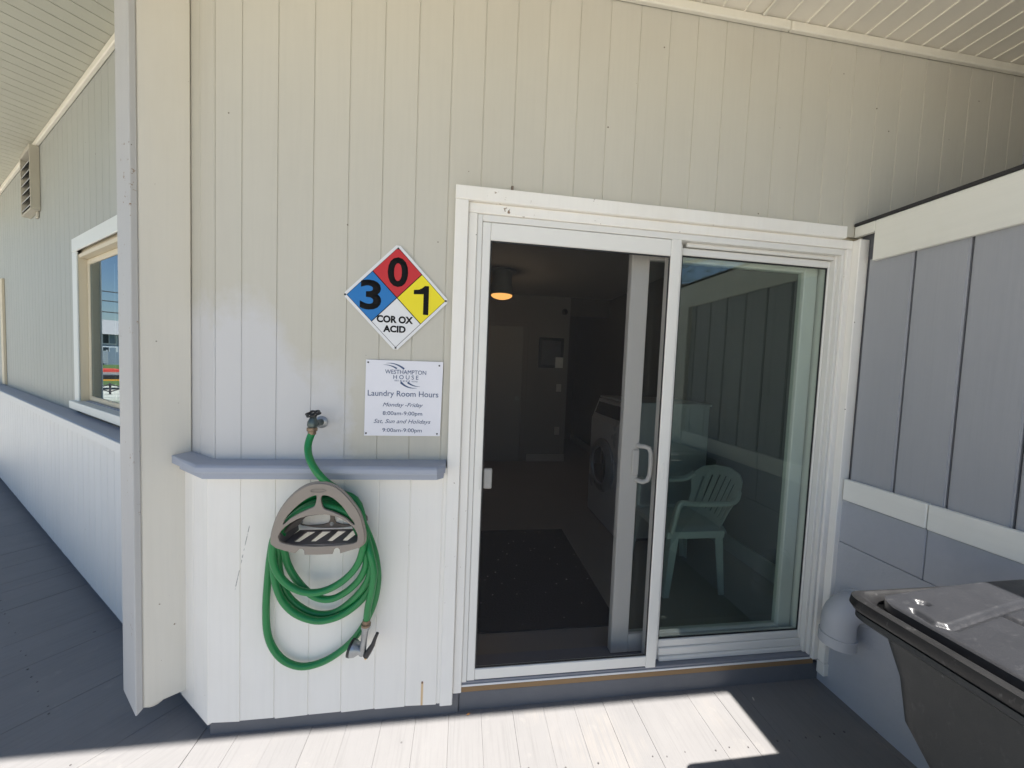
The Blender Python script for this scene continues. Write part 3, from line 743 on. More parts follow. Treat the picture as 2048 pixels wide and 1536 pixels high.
# ------------------------------------------------------------------ eaves: soffit planks and roof
eave = thing('roof_eave', 'cream planked soffit and eave over the deck', 'roof', (0.5, -0.6, SOF))
EY = -1.185
def soffit_plank(poly, z, mat, step=0.007):
    if len(poly) < 3: return
    MB().prism(poly, z, z + 0.012, c=0.0015).build('soffit_plank', mat, eave)
x = 1.257 - 0.1025 * 24; i = 0
while x < 3.3:
    poly = [(x + 0.003, EY), (x + 0.0995, EY), (x + 0.0995, 0.014), (x + 0.003, 0.014)]
    # right of the mitre line
    poly = clip(poly, MIT.y, -MIT.x, MIT.y * (-0.935)) if x < -0.6 else poly
    soffit_plank(poly, SOF, M['soffit']); x += 0.1025
MB().box(-1.3, 3.35, EY, 0.014, SOF + 0.0125, SOF + 0.02).build('soffit_backing', M['core'], eave)
# raised ribs where the planks lock together
x = 1.257 - 0.1025 * 22
while x < 3.3:
    if x > -0.75: MB().box(x - 0.004, x + 0.006, EY, 0.0, SOF - 0.006, SOF + 0.006, 0.002).build('soffit_rib', M['soffit'], eave)
    x += 0.1025
MB().box(1.236, 1.252, EY, -0.023, SOF - 0.014, SOF - 0.0065, 0.003).build('soffit_joint', M['cream_trim'], eave)
s = 1.28 - 0.0975 * 30
while s < 6.2:
    P = [LW(s + 0.003, -0.014, 0), LW(s + 0.0945, -0.014, 0), LW(s + 0.0945, 1.19, 0), LW(s + 0.003, 1.19, 0)]
    poly = [(p.x, p.y) for p in P]
    if s < 1.0: poly = clip(poly, -MIT.y, MIT.x, -MIT.y * (-0.935))
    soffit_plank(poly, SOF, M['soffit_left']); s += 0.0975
bk = [LW(0, -0.014, 0), LW(6.3, -0.014, 0), LW(6.3, 1.19, 0), LW(0.0, 1.19, 0)]
MB().prism([(p.x, p.y) for p in bk], SOF + 0.0205, SOF + 0.027).build('soffit_backing', M['core'], eave)
mA = CORNER + MIT * (1.20 / abs(MIT.y))
rp = [(3.5, -1.20), (mA.x, -1.20), tuple(LW(6.4, 1.2, 0))[:2], tuple(LW(6.4, -6, 0))[:2], (3.5, 8.0)]
MB().prism(rp, SOF + 0.028, SOF + 0.25).build('roof_slab', M['roof'], eave)
fa = MB(); fa.box(mA.x, 3.5, -1.20, -1.178, 2.995, SOF + 0.027, 0.002)
fa.build('fascia', M['fascia'], eave)
MB().box(-0.41, 6.4, 1.178, 1.20, 2.995, SOF + 0.027, 0.002, fr=fl).build('fascia', M['fascia'], eave)
# unseen bay added beyond the low wall to darken the upper siding there
ew = thing('shade_bay', 'unseen grey bay added to shade the siding beyond the low side wall', 'wall', (2.8, 0, 2.2))
MB().box(2.76, 2.88, -1.16, 0.0, 2.2515, SOF - 0.002).box(2.32, 2.7595, -1.16, -1.06, 2.2515, SOF - 0.002).build('shade_panel', M['grey_blue'], ew)

# ------------------------------------------------------------------ low grey wall on the right
rw = thing('grey_side_wall', 'grey boarded side wall with white fascia and rail over painted block', 'wall', (XR, -0.05, 0))
RY1 = -2.55
MB().box(XR + 0.016, XR + 0.16, RY1, -0.012, -0.05, 2.235).build('wall_core', M['core_grey'], rw)
ys = [-0.056, -0.231]
while ys[-1] > RY1 + 0.1: ys.append(ys[-1] - 0.1705)
fr_r = lambda x_, y_, z_: (XR + (y_), -x_, z_)
for a, b in zip(ys[:-1], ys[1:]):
    vs_ = vboard(-a + 0.003, -b - 0.003, 1.035, 2.07, 0.0, M['grey_blue'], rw, fr=fr_r, th=0.014, g_=0.0006, c=0.0015, w=0.0034, dp=0.0045)
FX = 1.816
bx('fascia_board', FX, XR - 0.001, RY1, -0.089, 2.056, 2.236, M['fascia'], rw, 0.003)
bx('fascia_return', FX, XR - 0.001, -0.0885, -0.004, 2.186, 2.2355, M['fascia'], rw, 0.002)
bx('drip_edge', FX - 0.006, 3.22, RY1 - 0.02, -0.004, 2.2365, 2.2505, M['asphalt_roof'], rw, 0.002)
M['rail'] = paint('rail_paint_lifted', (0.88, 0.87, 0.82), 0.55, var=0.04, grain=(40, 3, 40), specks=0.12, stain=(0.6, 0.57, 0.5), stain_amt=0.2, chips=0.03)  # fascia paint lightened, makes up in colour for weak light on the rail
bx('rail_board', FX, XR - 0.001, -0.3635, -0.052, 0.943, 1.042, M['rail'], rw, 0.003)
bx('rail_board', FX + 0.001, XR - 0.001, RY1, -0.3665, 0.941, 1.041, M['rail'], rw, 0.003)
BXF = 1.826
e = [0.05, -0.364]
while e[-1] > RY1: e.append(e[-1] - 0.40)
for a, b in zip(e[:-1], e[1:]):
    MB().box(BXF, XR + 0.015, max(b, RY1) + 0.0012, a - 0.0012, 0.7375, 0.9405, 0.003).build('concrete_block', M['grey_block'], rw)
MB().box(BXF - 0.001, XR + 0.015, RY1, 0.06, -0.04, 0.7355, 0.003).build('rendered_base', M['grey_render'], rw)
# white pilaster at the far end of the side wall (behind the camera, mirrored in the glass)
bx('end_pilaster', FX - 0.01, XR + 0.01, -1.285, -1.14, 0.0, 2.054, M['fascia'], rw, 0.004)
# painted exhaust elbow on the block
el = thing('vent_elbow', 'grey painted pipe elbow low on the block wall beside the door', 'pipe elbow', (1.83, -0.15, 0.3))
c0 = Vector((1.74, -0.152, 0.415)); rr = 0.062; pts = []
pts = [(1.828, -0.152, 0.478)]
for k in range(9):
    a = R(90 * k / 8); pts.append((1.792 - 0.062 * math.sin(a), -0.152, 0.415 + 0.063 * math.cos(a)))
pts.append((1.73, -0.152, 0.36))
MB().tube(pts, rr, 24).build('elbow_body', M['grey_pipe'], el, True)
MB().lathe((1.73, -0.152, 0.362), (0, 0, -1), [(0, 0.061), (0.001, 0.0675), (0.046, 0.0675), (0.047, 0.06), (0.03, 0.057)], 28).build('elbow_collar', M['grey_pipe'], el, True)
MB().lathe((1.8255, -0.152, 0.478), (-1, 0, 0), [(0, 0.078), (0.012, 0.076), (0.0125, 0.06)], 28).build('elbow_flange', M['grey_pipe'], el, True)

# ------------------------------------------------------------------ diamond hazard sign
FX0 = frame((0, -0.004, 0), (1, 0, 0), (0, 0, 1))          # plane of the wall: u = x, v = z, normal towards the viewer
dc = (-0.2695, 1.768)
dia = thing('hazard_sign', 'diamond hazard sign in red, blue, yellow and white reading 3 0 1', 'sign', (dc[0], -0.004, dc[1]))
tilt = Matrix.Rotation(R(-0.2), 4, 'Z')
FD = frame((dc[0], -0.006, dc[1]), (1, 0, 0), (0, 0, 1)) @ tilt
def rdiamond(h, v, r=0.012):
    p = []
    for (ax, ay), (bx_, by_) in (((h, 0), (0, v)), ((0, v), (-h, 0)), ((-h, 0), (0, -v)), ((0, -v), (h, 0))):
        for t in (r / 0.29, 1 - r / 0.29): p.append((ax + (bx_ - ax) * t, ay + (by_ - ay) * t))
    return p
plate('sign_plate', [rdiamond(0.2065, 0.2145)], 0.0012, 0.0004, M['sign_white'], dia, FD, False)
hh, vv = 0.1915, 0.1985
def quad(pts, name, mat, z):
    m_ = FD @ Matrix.Translation((0, 0, z))
    vs = [m_ @ Vector((x_, y_, h_)) for h_ in (0, 0.0003) for x_, y_ in pts]
    n = len(pts)
    return MB().add(vs, [tuple(reversed(range(n))), tuple(range(n, 2 * n))] + [(i, (i + 1) % n, n + (i + 1) % n, n + i) for i in range(n)]).build(name, mat, dia)
quad([(hh, 0), (0, vv), (-hh, 0), (0, -vv)], 'black_outline', M['ink'], 0.0011)
g_ = 0.0022
def cell(cx, cy, sx, sy, name, mat):
    quad([(cx + sx, cy), (cx, cy + sy), (cx - sx, cy), (cx, cy - sy)], name, mat, 0.0015)
qh, qv = hh / 2 - 0.0024, vv / 2 - 0.0024
cell(0, vv / 2, qh, qv, 'red_panel', M['sign_red']); cell(-hh / 2, 0, qh, qv, 'blue_panel', M['sign_blue'])
cell(hh / 2, 0, qh, qv, 'yellow_panel', M['sign_yellow']); cell(0, -vv / 2, qh, qv, 'white_panel', M['sign_white'])
FT = FD @ Matrix.Translation((0, 0, 0.0019))
text('digit', '0', M['ink'], dia, FT, 0.0015, 0.1010, 0.079, 0.1165, bold=0.028, thick=0.0002)
text('digit', '3', M['ink'], dia, FT, -0.1005, 0.0050, 0.081, 0.1175, bold=0.028, thick=0.0002)
# the figure 1 with a slanted flag
quad([(0.0735 + 0.030, -0.061), (0.0735 + 0.030, 0.021), (0.0735 - 0.0085, 0.019), (0.0735 - 0.0085, 0.036), (0.0855, 0.0385), (0.098, 0.045), (0.108, 0.0545), (0.1245, 0.0545), (0.1245, -0.061)], 'digit', M['ink'], 0.0019)
text('lettering', 'COR OX', M['ink'], dia, FT, -0.005, -0.0865, 0.141, 0.029, bold=0.042)
text('lettering', 'ACID', M['ink'], dia, FT, -0.006, -0.1245, 0.087, 0.0275, bold=0.042)
for px_, pz in ((0, 0.193), (0, -0.1995), (-0.1965, 0), (0.1925, 0)):
    c = FD @ Vector((px_, pz, 0.0015)); MB().lathe(c, (0, -1, 0), [(0, 0.0042), (0.0015, 0.0038), (0.0022, 0.002)], 10).build('screw', M['screw'], dia)

# ------------------------------------------------------------------ laundry hours sign
hs = thing('hours_sign', 'square white laundry hours notice with navy lettering below the diamond sign', 'sign', (-0.2315, -0.004, 1.365))
A, B, C_, D_ = (-0.3825, 1.5175), (-0.0795, 1.5195), (-0.084, 1.2125), (-0.3845, 1.211)
FH = frame((0, -0.006, 0), (1, 0, 0), (0, 0, 1))
plate('sign_plate', [[A, D_, C_, B]], 0.0025, 0.0006, M['sign_lilac'], hs, FH, False)
FHt = frame((0, -0.0084, 0), (1, 0, 0), (0, 0, 1))
W_ = 0.3015; H_ = 0.307; UX = -0.3835; VZ = 1.5185
def uz(u, v): return UX + u * W_ + 0.0, VZ - v * H_
def ht(body, u0, u1, v, hgt, **kw):
    x_, z_ = uz((u0 + u1) / 2, v); return text('lettering', body, M['navy'], hs, FHt, x_, z_, (u1 - u0) * W_, hgt, **kw)
ht('WESTHAMPTON', 0.250, 0.785, 0.150, 0.0168)
ht('HOUSE', 0.358, 0.685, 0.218, 0.0165, space=1.5)
ht('885', 0.375, 0.425, 0.266, 0.0055, space=1.3); ht('DUNE', 0.448, 0.572, 0.268, 0.0062, space=2.4, bold=0.03); ht('ROAD', 0.600, 0.675, 0.270, 0.0055, space=1.3)
def swoosh(p0, p1, p2, w0, w1):
    """tapered brush curve"""
    n = 12; a = []; b = []
    for i in range(n + 1):
        t = i / n
        q = Vector(p0) * (1 - t) ** 2 + Vector(p1) * 2 * t * (1 - t) + Vector(p2) * t * t
        d = ((Vector(p1) - Vector(p0)) * (1 - t) + (Vector(p2) - Vector(p1)) * t).normalized()
        w = w0 + (w1 - w0) * t; nrm = Vector((-d.y, d.x)) * w / 2
        a.append(q + nrm); b.append(q - nrm)
    pl = [(p.x, p.y) for p in a] + [(p.x, p.y) for p in reversed(b)]
    vs = [FHt @ Vector((x_, y_, h_)) for h_ in (0, 0.0004) for x_, y_ in pl]
    k = len(pl); m_ = n + 1
    fs = [(i, i + 1, k - 2 - i, k - 1 - i) for i in range(n)] + [(k + i, k + i + 1, 2 * k - 2 - i, 2 * k - 1 - i) for i in range(n)]
    MB().add(vs, fs).build('swoosh', M['navy'], hs)
swoosh(uz(0.26, 0.042), uz(0.39, 0.025), uz(0.495, 0.110), 0.0006, 0.0075)
swoosh(uz(0.225, 0.062), uz(0.33, 0.060), uz(0.400, 0.108), 0.0005, 0.0065)
swoosh(uz(0.67, 0.358), uz(0.54, 0.372), uz(0.455, 0.285), 0.0005, 0.0085)
swoosh(uz(0.71, 0.335), uz(0.61, 0.338), uz(0.545, 0.284), 0.0005, 0.0075)
ht('Laundry Room Hours', 0.035, 0.955, 0.448, 0.0300, bold=0.0)
ht('Monday -Friday', 0.230, 0.755, 0.592, 0.0205, shear=0.35)
ht('8:00am-9:00pm', 0.232, 0.748, 0.705, 0.0205, bold=0.0)
ht('Sat, Sun and Holidays', 0.118, 0.862, 0.812, 0.0215, shear=0.35)
ht('9:00am-9:00pm', 0.232, 0.748, 0.930, 0.0205, bold=0.0)
for u, v in ((0.032, 0.038), (0.957, 0.048), (0.022, 0.968), (0.952, 0.965)):
    x_, z_ = uz(u, v); MB().lathe((x_, -0.0085, z_), (0, -1, 0), [(0, 0.0036), (0.001, 0.0034), (0.0018, 0.002)], 10).build('screw', M['screw'], hs)

# ------------------------------------------------------------------ wall tap
tp = thing('garden_tap', 'weathered outdoor tap with black wheel handle above the ledge', 'tap', (-0.555, 0, 1.26))
MB().lathe((-0.548, 0.0, 1.262), (0, -1, 0), [(0, 0.024), (0.003, 0.024), (0.007, 0.018), (0.010, 0.012)], 20).build('tap_flange', M['zinc'], tp, True)
bd = MB().tube([(-0.548, -0.006, 1.262), (-0.549, -0.035, 1.264), (-0.551, -0.065, 1.266)], [0.013, 0.013, 0.017], 14)
bd.tube([(-0.5505, -0.078, 1.293), (-0.551, -0.079, 1.275), (-0.551, -0.080, 1.262), (-0.551, -0.083, 1.252)], [0.010, 0.018, 0.019, 0.014], 14)
bd.tube([(-0.5505, -0.060, 1.295), (-0.551, -0.075, 1.272)], [0.006, 0.012], 10)
bd.build('tap_body', M['tap_metal'], tp, True)
wh = MB(); ring = []
for k in range(37):
    a = 2 * math.pi * k / 36; r_ = 0.0215 + 0.0032 * math.cos(6 * a)
    ring.append((-0.5505 + r_ * math.cos(a), -0.077 + r_ * math.sin(a) * 0.92, 1.3055 + 0.09 * r_ * math.cos(a) + 0.34 * r_ * math.sin(a)))
wh.tube(ring, 0.0042, 8)
for k in range(3):
    a = math.pi * k / 3 + 0.3
    d = Vector((math.cos(a) * 0.020, math.sin(a) * 0.0185, 0.0018 * math.cos(a) + 0.0068 * math.sin(a))); c = Vector((-0.5505, -0.077, 1.3055))
    wh.tube([c - d, c + d], 0.0028, 6)
wh.lathe((-0.5505, -0.077, 1.296), (0, 0, 1), [(0, 0.009), (0.012, 0.007)], 10)
wh.build('tap_wheel', M['black_plastic'], tp, True)

# ------------------------------------------------------------------ garden hose
HOSE = [(-0.551, -0.085, 1.235), (-0.558, -0.095, 1.202), (-0.554, -0.11, 1.173), (-0.535, -0.137, 1.143), (-0.507, -0.152, 1.106), (-0.478, -0.145, 1.068), (-0.451, -0.125, 1.035), (-0.417, -0.11, 0.995), (-0.38, -0.1, 0.938), (-0.349, -0.09, 0.865), (-0.321, -0.08, 0.781), (-0.308, -0.07, 0.704), (-0.306, -0.062, 0.636), (-0.318, -0.058, 0.553), (-0.347, -0.055, 0.476), (-0.391, -0.052, 0.403), (-0.45, -0.05, 0.345), (-0.516, -0.05, 0.307), (-0.588, -0.05, 0.294), (-0.65, -0.05, 0.319), (-0.693, -0.05, 0.37), (-0.718, -0.05, 0.443), (-0.723, -0.05, 0.545), (-0.718, -0.05, 0.646), (-0.707, -0.055, 0.749), (-0.689, -0.06, 0.835), (-0.654, -0.06, 0.899), (-0.598, -0.06, 0.942), (-0.514, -0.06, 0.964), (-0.442, -0.06, 0.931), (-0.39, -0.06, 0.859), (-0.344, -0.075, 0.779), (-0.32, -0.085, 0.706), (-0.326, -0.085, 0.643), (-0.352, -0.085, 0.589), (-0.406, -0.085, 0.538), (-0.463, -0.085, 0.51), (-0.527, -0.085, 0.504), (-0.598, -0.085, 0.534), (-0.647, -0.085, 0.588), (-0.673, -0.085, 0.658), (-0.68, -0.087, 0.728), (-0.671, -0.088, 0.811), (-0.634, -0.088, 0.892), (-0.573, -0.088, 0.94), (-0.504, -0.088, 0.956), (-0.433, -0.088, 0.923), (-0.382, -0.088, 0.86), (-0.342, -0.1, 0.792), (-0.326, -0.108, 0.734), (-0.334, -0.105, 0.671), (-0.387, -0.08, 0.587), (-0.465, -0.058, 0.517), (-0.538, -0.056, 0.511), (-0.603, -0.056, 0.547), (-0.65, -0.056, 0.604), (-0.669, -0.06, 0.681), (-0.666, -0.075, 0.766), (-0.622, -0.115, 0.882), (-0.562, -0.115, 0.933), (-0.494, -0.115, 0.951), (-0.424, -0.115, 0.915), (-0.374, -0.115, 0.846), (-0.344, -0.12, 0.795), (-0.339, -0.118, 0.741), (-0.368, -0.1, 0.67), (-0.422, -0.085, 0.612), (-0.479, -0.083, 0.586), (-0.536, -0.083, 0.6), (-0.586, -0.083, 0.649), (-0.624, -0.083, 0.712), (-0.638, -0.09, 0.773), (-0.606, -0.135, 0.877), (-0.552, -0.138, 0.926), (-0.486, -0.138, 0.941), (-0.417, -0.138, 0.91), (-0.371, -0.138, 0.85), (-0.352, -0.135, 0.788), (-0.378, -0.125, 0.727), (-0.427, -0.118, 0.674), (-0.489, -0.116, 0.641), (-0.551, -0.116, 0.638), (-0.609, -0.118, 0.667), (-0.647, -0.122, 0.717), (-0.663, -0.13, 0.781), (-0.657, -0.135, 0.842), (-0.646, -0.1, 0.883), (-0.606, -0.075, 0.924), (-0.509, -0.074, 0.956), (-0.43, -0.074, 0.921), (-0.357, -0.1, 0.846), (-0.319, -0.135, 0.787), (-0.305, -0.14, 0.722), (-0.314, -0.13, 0.64), (-0.328, -0.12, 0.572), (-0.334, -0.115, 0.511)]
def over_saddle(p):
    # strands crossing the hanger rest on its saddle
    x_, y_, z_ = p
    if z_ > 0.80 and abs(x_ + 0.492) < 0.16 and y_ < -0.055:
        dx, dz = x_ + 0.492, z_ - 0.83; r_ = math.hypot(dx, dz)
        want = 0.174 if abs(y_ + 0.075) < 0.002 else (0.146 if abs(dx) < 0.10 or y_ < -0.09 else r_)
        if r_ < want: x_, z_ = -0.492 + dx * want / r_, 0.83 + dz * want / r_
    return (x_, y_, z_)
HOSE = [over_saddle(p) for p in HOSE]
def spline(pts, sub=5):
    out = []; n = len(pts)
    for i in range(n - 1):
        p0 = Vector(pts[max(i - 1, 0)]); p1 = Vector(pts[i]); p2 = Vector(pts[i + 1]); p3 = Vector(pts[min(i + 2, n - 1)])
        for k in range(sub):
            t = k / sub
            out.append(0.5 * ((2 * p1) + (p2 - p0) * t + (2 * p0 - 5 * p1 + 4 * p2 - p3) * t * t + (3 * p1 - p0 - 3 * p2 + p3) * t ** 3))
    out.append(Vector(pts[-1])); return out
hz = thing('garden_hose', 'green garden hose coiled on the taupe hanger and running up to the tap', 'hose', (-0.52, -0.08, 0.94))
MB().tube(spline(HOSE), 0.0128, 12).build('hose_tube', M['hose'], hz, True)
MB().lathe((-0.551, -0.0835, 1.2545), (0.0, -0.05, -1), [(0, 0.0165), (0.002, 0.0185), (0.012, 0.0185), (0.014, 0.0145), (0.026, 0.0142)], 16).build('hose_coupling', M['brass_dull'], hz, True)
MB().lathe((-0.3335, -0.116, 0.520), (-0.08, 0.02, -1), [(0, 0.0138), (0.014, 0.0142), (0.016, 0.0178), (0.024, 0.0178), (0.026, 0.012)], 16).build('hose_coupling', M['brass_dull'], hz, True)
# spray nozzle
nz = thing('spray_nozzle', 'metal spray nozzle with black lever hanging at the hose end', 'spray nozzle', (-0.34, -0.115, 0.43))
ax = Vector((-0.012, 0.005, -0.105))
p0 = Vector((-0.3355, -0.1155, 0.497))
MB().tube([p0, p0 + ax * 0.12, p0 + ax * 0.16, p0 + ax * 0.55, p0 + ax * 0.95, p0 + ax * 1.15], [0.0165, 0.0165, 0.0125, 0.0115, 0.0135, 0.012], 14).build('nozzle_grip', M['zinc'], nz, True)
c = p0 + ax * 1.02; dr_ = Vector((-0.9, 0.22, 0.16)).normalized()
MB().lathe(c, dr_, [(-0.004, 0.013), (0.012, 0.016), (0.024, 0.027), (0.036, 0.031), (0.040, 0.031)], 22).build('nozzle_head', M['zinc'], nz, True)
MB().lathe(c + dr_ * 0.0395, dr_, [(0, 0.0325), (0.010, 0.033), (0.011, 0.026), (0.004, 0.0)], 22).build('nozzle_face', M['black_plastic'], nz, True)
MB().tube([c + Vector((0.014, -0.006, -0.018)), c + Vector((0.026, -0.006, 0.004)), c + Vector((0.040, -0.005, 0.028)), c + Vector((0.047, -0.006, 0.052)), c + Vector((0.056, -0.006, 0.074))], [0.011, 0.011, 0.0085, 0.0068, 0.006], 10).build('nozzle_lever', M['black_plastic'], nz, True)
MB().lathe(c + Vector((0.012, -0.008, -0.016)), (0.6, -0.3, -0.7), [(0, 0.006), (0.010, 0.006), (0.011, 0.004)], 10).build('nozzle_pin', M['brass'], nz, True)

# ------------------------------------------------------------------ hose hanger
hg = thing('hose_hanger', 'taupe plastic hose hanger with slotted tray mounted under the ledge', 'hose hanger', (-0.49, -0.03, 0.9))
OUT = [(-0.651, 0.853), (-0.65, 0.885), (-0.635, 0.941), (-0.61, 0.99), (-0.572, 1.035), (-0.533, 1.061), (-0.497, 1.069), (-0.461, 1.065), (-0.424, 1.045), (-0.387, 1.005), (-0.356, 0.958), (-0.34, 0.906), (-0.335, 0.87), (-0.339, 0.844), (-0.36, 0.828)]
NOTCH = [(-0.418, 0.811), (-0.4195, 0.825), (-0.425, 0.8315), (-0.433, 0.8315), (-0.439, 0.826), (-0.444, 0.810), (-0.494, 0.8085), (-0.539, 0.8095), (-0.5405, 0.825), (-0.546, 0.832), (-0.555, 0.832), (-0.561, 0.826), (-0.570, 0.817), (-0.605, 0.827), (-0.634, 0.838)]
H1 = [(-0.605, 0.93), (-0.594, 0.954), (-0.562, 0.989), (-0.533, 1.012), (-0.513, 1.021), (-0.505, 1.02), (-0.506, 1.003), (-0.512, 0.985), (-0.526, 0.978), (-0.555, 0.964), (-0.587, 0.944), (-0.6, 0.93)]
H2 = [(-0.48, 1.017), (-0.47, 1.022), (-0.447, 1.014), (-0.417, 0.987), (-0.393, 0.951), (-0.376, 0.927), (-0.381, 0.923), (-0.403, 0.944), (-0.443, 0.966), (-0.466, 0.974), (-0.475, 0.982), (-0.481, 1.002)]
H3 = [(-0.625, 0.884), (-0.606, 0.912), (-0.568, 0.938), (-0.529, 0.952), (-0.476, 0.956), (-0.429, 0.946), (-0.392, 0.923), (-0.368, 0.9), (-0.357, 0.87), (-0.362, 0.852), (-0.388, 0.845), (-0.448, 0.8405), (-0.508, 0.840), (-0.573, 0.846), (-0.615, 0.857), (-0.624, 0.87)]
def grow(lp, k):
    cx = sum(p[0] for p in lp) / len(lp); cz = sum(p[1] for p in lp) / len(lp)
    return [(cx + (p[0] - cx) * k, cz + (p[1] - cz) * k) for p in lp]
H1 = grow(H1, 1.10); H2 = grow(H2, 1.10)
FP = frame((0, -0.165, 0), (1, 0, 0), (0, 0, 1))
outl = smooth_loop(OUT + NOTCH, 1)
arc = spline([(x_, z_, 0) for x_, z_ in OUT], 3)
outl = [(p.x, p.y) for p in arc] + NOTCH
plate('front_plate', [outl, smooth_loop(H1, 2), smooth_loop(H2, 2), smooth_loop(H3, 2)], 0.006, 0.0022, M['taupe'], hg, FP)
# rolled rim behind the plate edge
MB().tube([(p.x, -0.158, p.y) for p in arc], 0.0055, 8).build('plate_rim', M['taupe'], hg, True)
# embossed oval and maker's plate without lettering
ov = [(-0.4945 + 0.0275 * math.cos(2 * math.pi * k / 24), 1.043 + 0.0065 * math.sin(2 * math.pi * k / 24)) for k in range(24)]
ov2 = [(-0.4945 + 0.0245 * math.cos(2 * math.pi * k / 24), 1.043 + 0.0042 * math.sin(2 * math.pi * k / 24)) for k in range(24)]
plate('oval_emblem', [ov, ov2], 0.0012, 0.0004, M['taupe'], hg, frame((0, -0.1722, 0), (1, 0, 0), (0, 0, 1)))
# curved saddle that carries the coil, from the plate back to the wall
sad = MB(); top_arc = spline([(-0.620, 0.885, 0), (-0.600, 0.914, 0), (-0.566, 0.940, 0), (-0.529, 0.954, 0), (-0.476, 0.958, 0), (-0.429, 0.948, 0), (-0.392, 0.925, 0), (-0.366, 0.900, 0), (-0.352, 0.872, 0)], 3)
n_ = len(top_arc); vs = []
for y_, dz in ((-0.160, 0.003), (-0.034, -0.020)):
    for off in (0.0, -0.005):
        for p in top_arc:
            q = Vector((p.x + 0.492, p.y - 0.83)); q = q * (1 + (off - 0.004) / q.length)
            vs.append((q.x - 0.492, y_, q.y + 0.83 + dz))
fs = []
for i in range(n_ - 1):
    fs += [(i, i + 1, 2 * n_ + i + 1, 2 * n_ + i), (n_ + i, n_ + i + 1, 3 * n_ + i + 1, 3 * n_ + i)]
sad.add(vs, fs).build('saddle', M['taupe_dark'], hg, True)
# slotted tray, tilted up towards the wall
FTr = frame((-0.492, -0.160, 0.842), (1, 0, 0), Vector((0, 0.128, -0.004)))
to = [(-0.125, 0.003), (-0.06, -0.002), (0.06, -0.002), (0.126, 0.003), (0.132, 0.03), (0.118, 0.126), (-0.118, 0.126), (-0.132, 0.03)]
sl_ = []
for cx in (-0.078, -0.022, 0.035, 0.088):
    sl_.append([(cx - 0.019, 0.024), (cx + 0.001, 0.023), (cx + 0.026, 0.112), (cx - 0.008, 0.114)])
plate('tray', [to] + sl_, 0.003, 0.0008, M['taupe_dark'], hg, FTr)
# side cheeks of the tray
for sx_ in (-1, 1):
    vs = []
    for d_ in (0.0, 0.004):
        for (u_, y_, z_) in ((0.128, -0.160, 0.844), (0.122, -0.034, 0.840), (0.126, -0.034, 0.872), (0.133, -0.160, 0.884)):
            vs.append((-0.492 + sx_ * (u_ + d_), y_, z_))
    MB().add(vs, [(0, 1, 2, 3), (7, 6, 5, 4)] + [(i, (i + 1) % 4, 4 + (i + 1) % 4, 4 + i) for i in range(4)]).build('tray_cheek', M['taupe_dark'], hg)
# open ring on the wall with a centre bolt
FBk = frame((0, -0.030, 0), (1, 0, 0), (0, 0, 1))
bo = smooth_loop([(-0.625, 0.872), (-0.60, 0.918), (-0.55, 0.950), (-0.492, 0.962), (-0.434, 0.950), (-0.384, 0.918), (-0.358, 0.872), (-0.42, 0.850), (-0.492, 0.845), (-0.565, 0.850)], 3)
b1 = smooth_loop([(-0.610, 0.872), (-0.588, 0.914), (-0.545, 0.942), (-0.505, 0.950), (-0.500, 0.900), (-0.505, 0.866), (-0.55, 0.857), (-0.598, 0.858)], 2)
b2 = smooth_loop([(-0.479, 0.950), (-0.439, 0.942), (-0.396, 0.914), (-0.374, 0.872), (-0.386, 0.858), (-0.432, 0.857), (-0.478, 0.866), (-0.483, 0.900)], 2)
plate('back_plate', [bo, b1, b2], 0.006, 0.001, M['taupe_back'], hg, FBk)
for c in ((-0.492, -0.034, 0.863), (-0.607, -0.034, 0.872)):
    MB().lathe(c, (0, -1, 0), [(0, 0.008), (0.003, 0.0075), (0.0035, 0.005), (0.006, 0.0045)], 12).build('bolt', M['zinc'], hg, True)

# ------------------------------------------------------------------ black bin against the side wall
bn = thing('rubbish_bin', 'large black lidded plastic bin standing by the grey side wall', 'bin', (1.45, -1.05, 0))
def rrect(x0, x1, y0, y1, r, n=6):
    p = []
    for cx, cy, a0 in ((x1 - r, y1 - r, 0), (x0 + r, y1 - r, 90), (x0 + r, y0 + r, 180), (x1 - r, y0 + r, 270)):
        for k in range(n + 1):
            a = R(a0 + 90 * k / n); p.append((cx + r * math.cos(a), cy + r * math.sin(a)))
    return p
def rings(mb, rs, cap0=True, cap1=True):
    n = len(rs[0]); vs = [v for r_ in rs for v in r_]; fs = []
    for k_ in range(len(rs) - 1):
        for i in range(n):
            j = (i + 1) % n; fs.append((k_ * n + i, k_ * n + j, k_ * n + n + j, k_ * n + n + i))
    if cap0: fs.append(tuple(reversed(range(n))))
    if cap1: fs.append(tuple(range(n * (len(rs) - 1), n * len(rs))))
    return mb.add(vs, fs)
def ring(x0, x1, y0, y1, r, z): return [(x_, y_, z) for x_, y_ in rrect(x0, x1, y0, y1, r)]
body = MB()
rings(body, [ring(1.36, 1.64, -1.40, -0.92, 0.08, 0.10), ring(1.30, 1.68, -1.42, -0.83, 0.08, 0.30), ring(1.27, 1.71, -1.43, -0.745, 0.07, 0.46), ring(1.235, 1.735, -1.44, -0.705, 0.05, 0.575), ring(1.215, 1.745, -1.445, -0.70, 0.045, 0.70),
             ring(1.165, 1.765, -1.455, -0.69, 0.045, 0.83), ring(1.112, 1.782, -1.46, -0.668, 0.042, 0.85), ring(1.104, 1.785, -1.465, -0.662, 0.042, 0.857), ring(1.104, 1.785, -1.465, -0.662, 0.042, 0.872), ring(1.14, 1.77, -1.45, -0.69, 0.05, 0.875)])
body.build('bin_body', M['bin_body'], bn, True)
rim = MB()
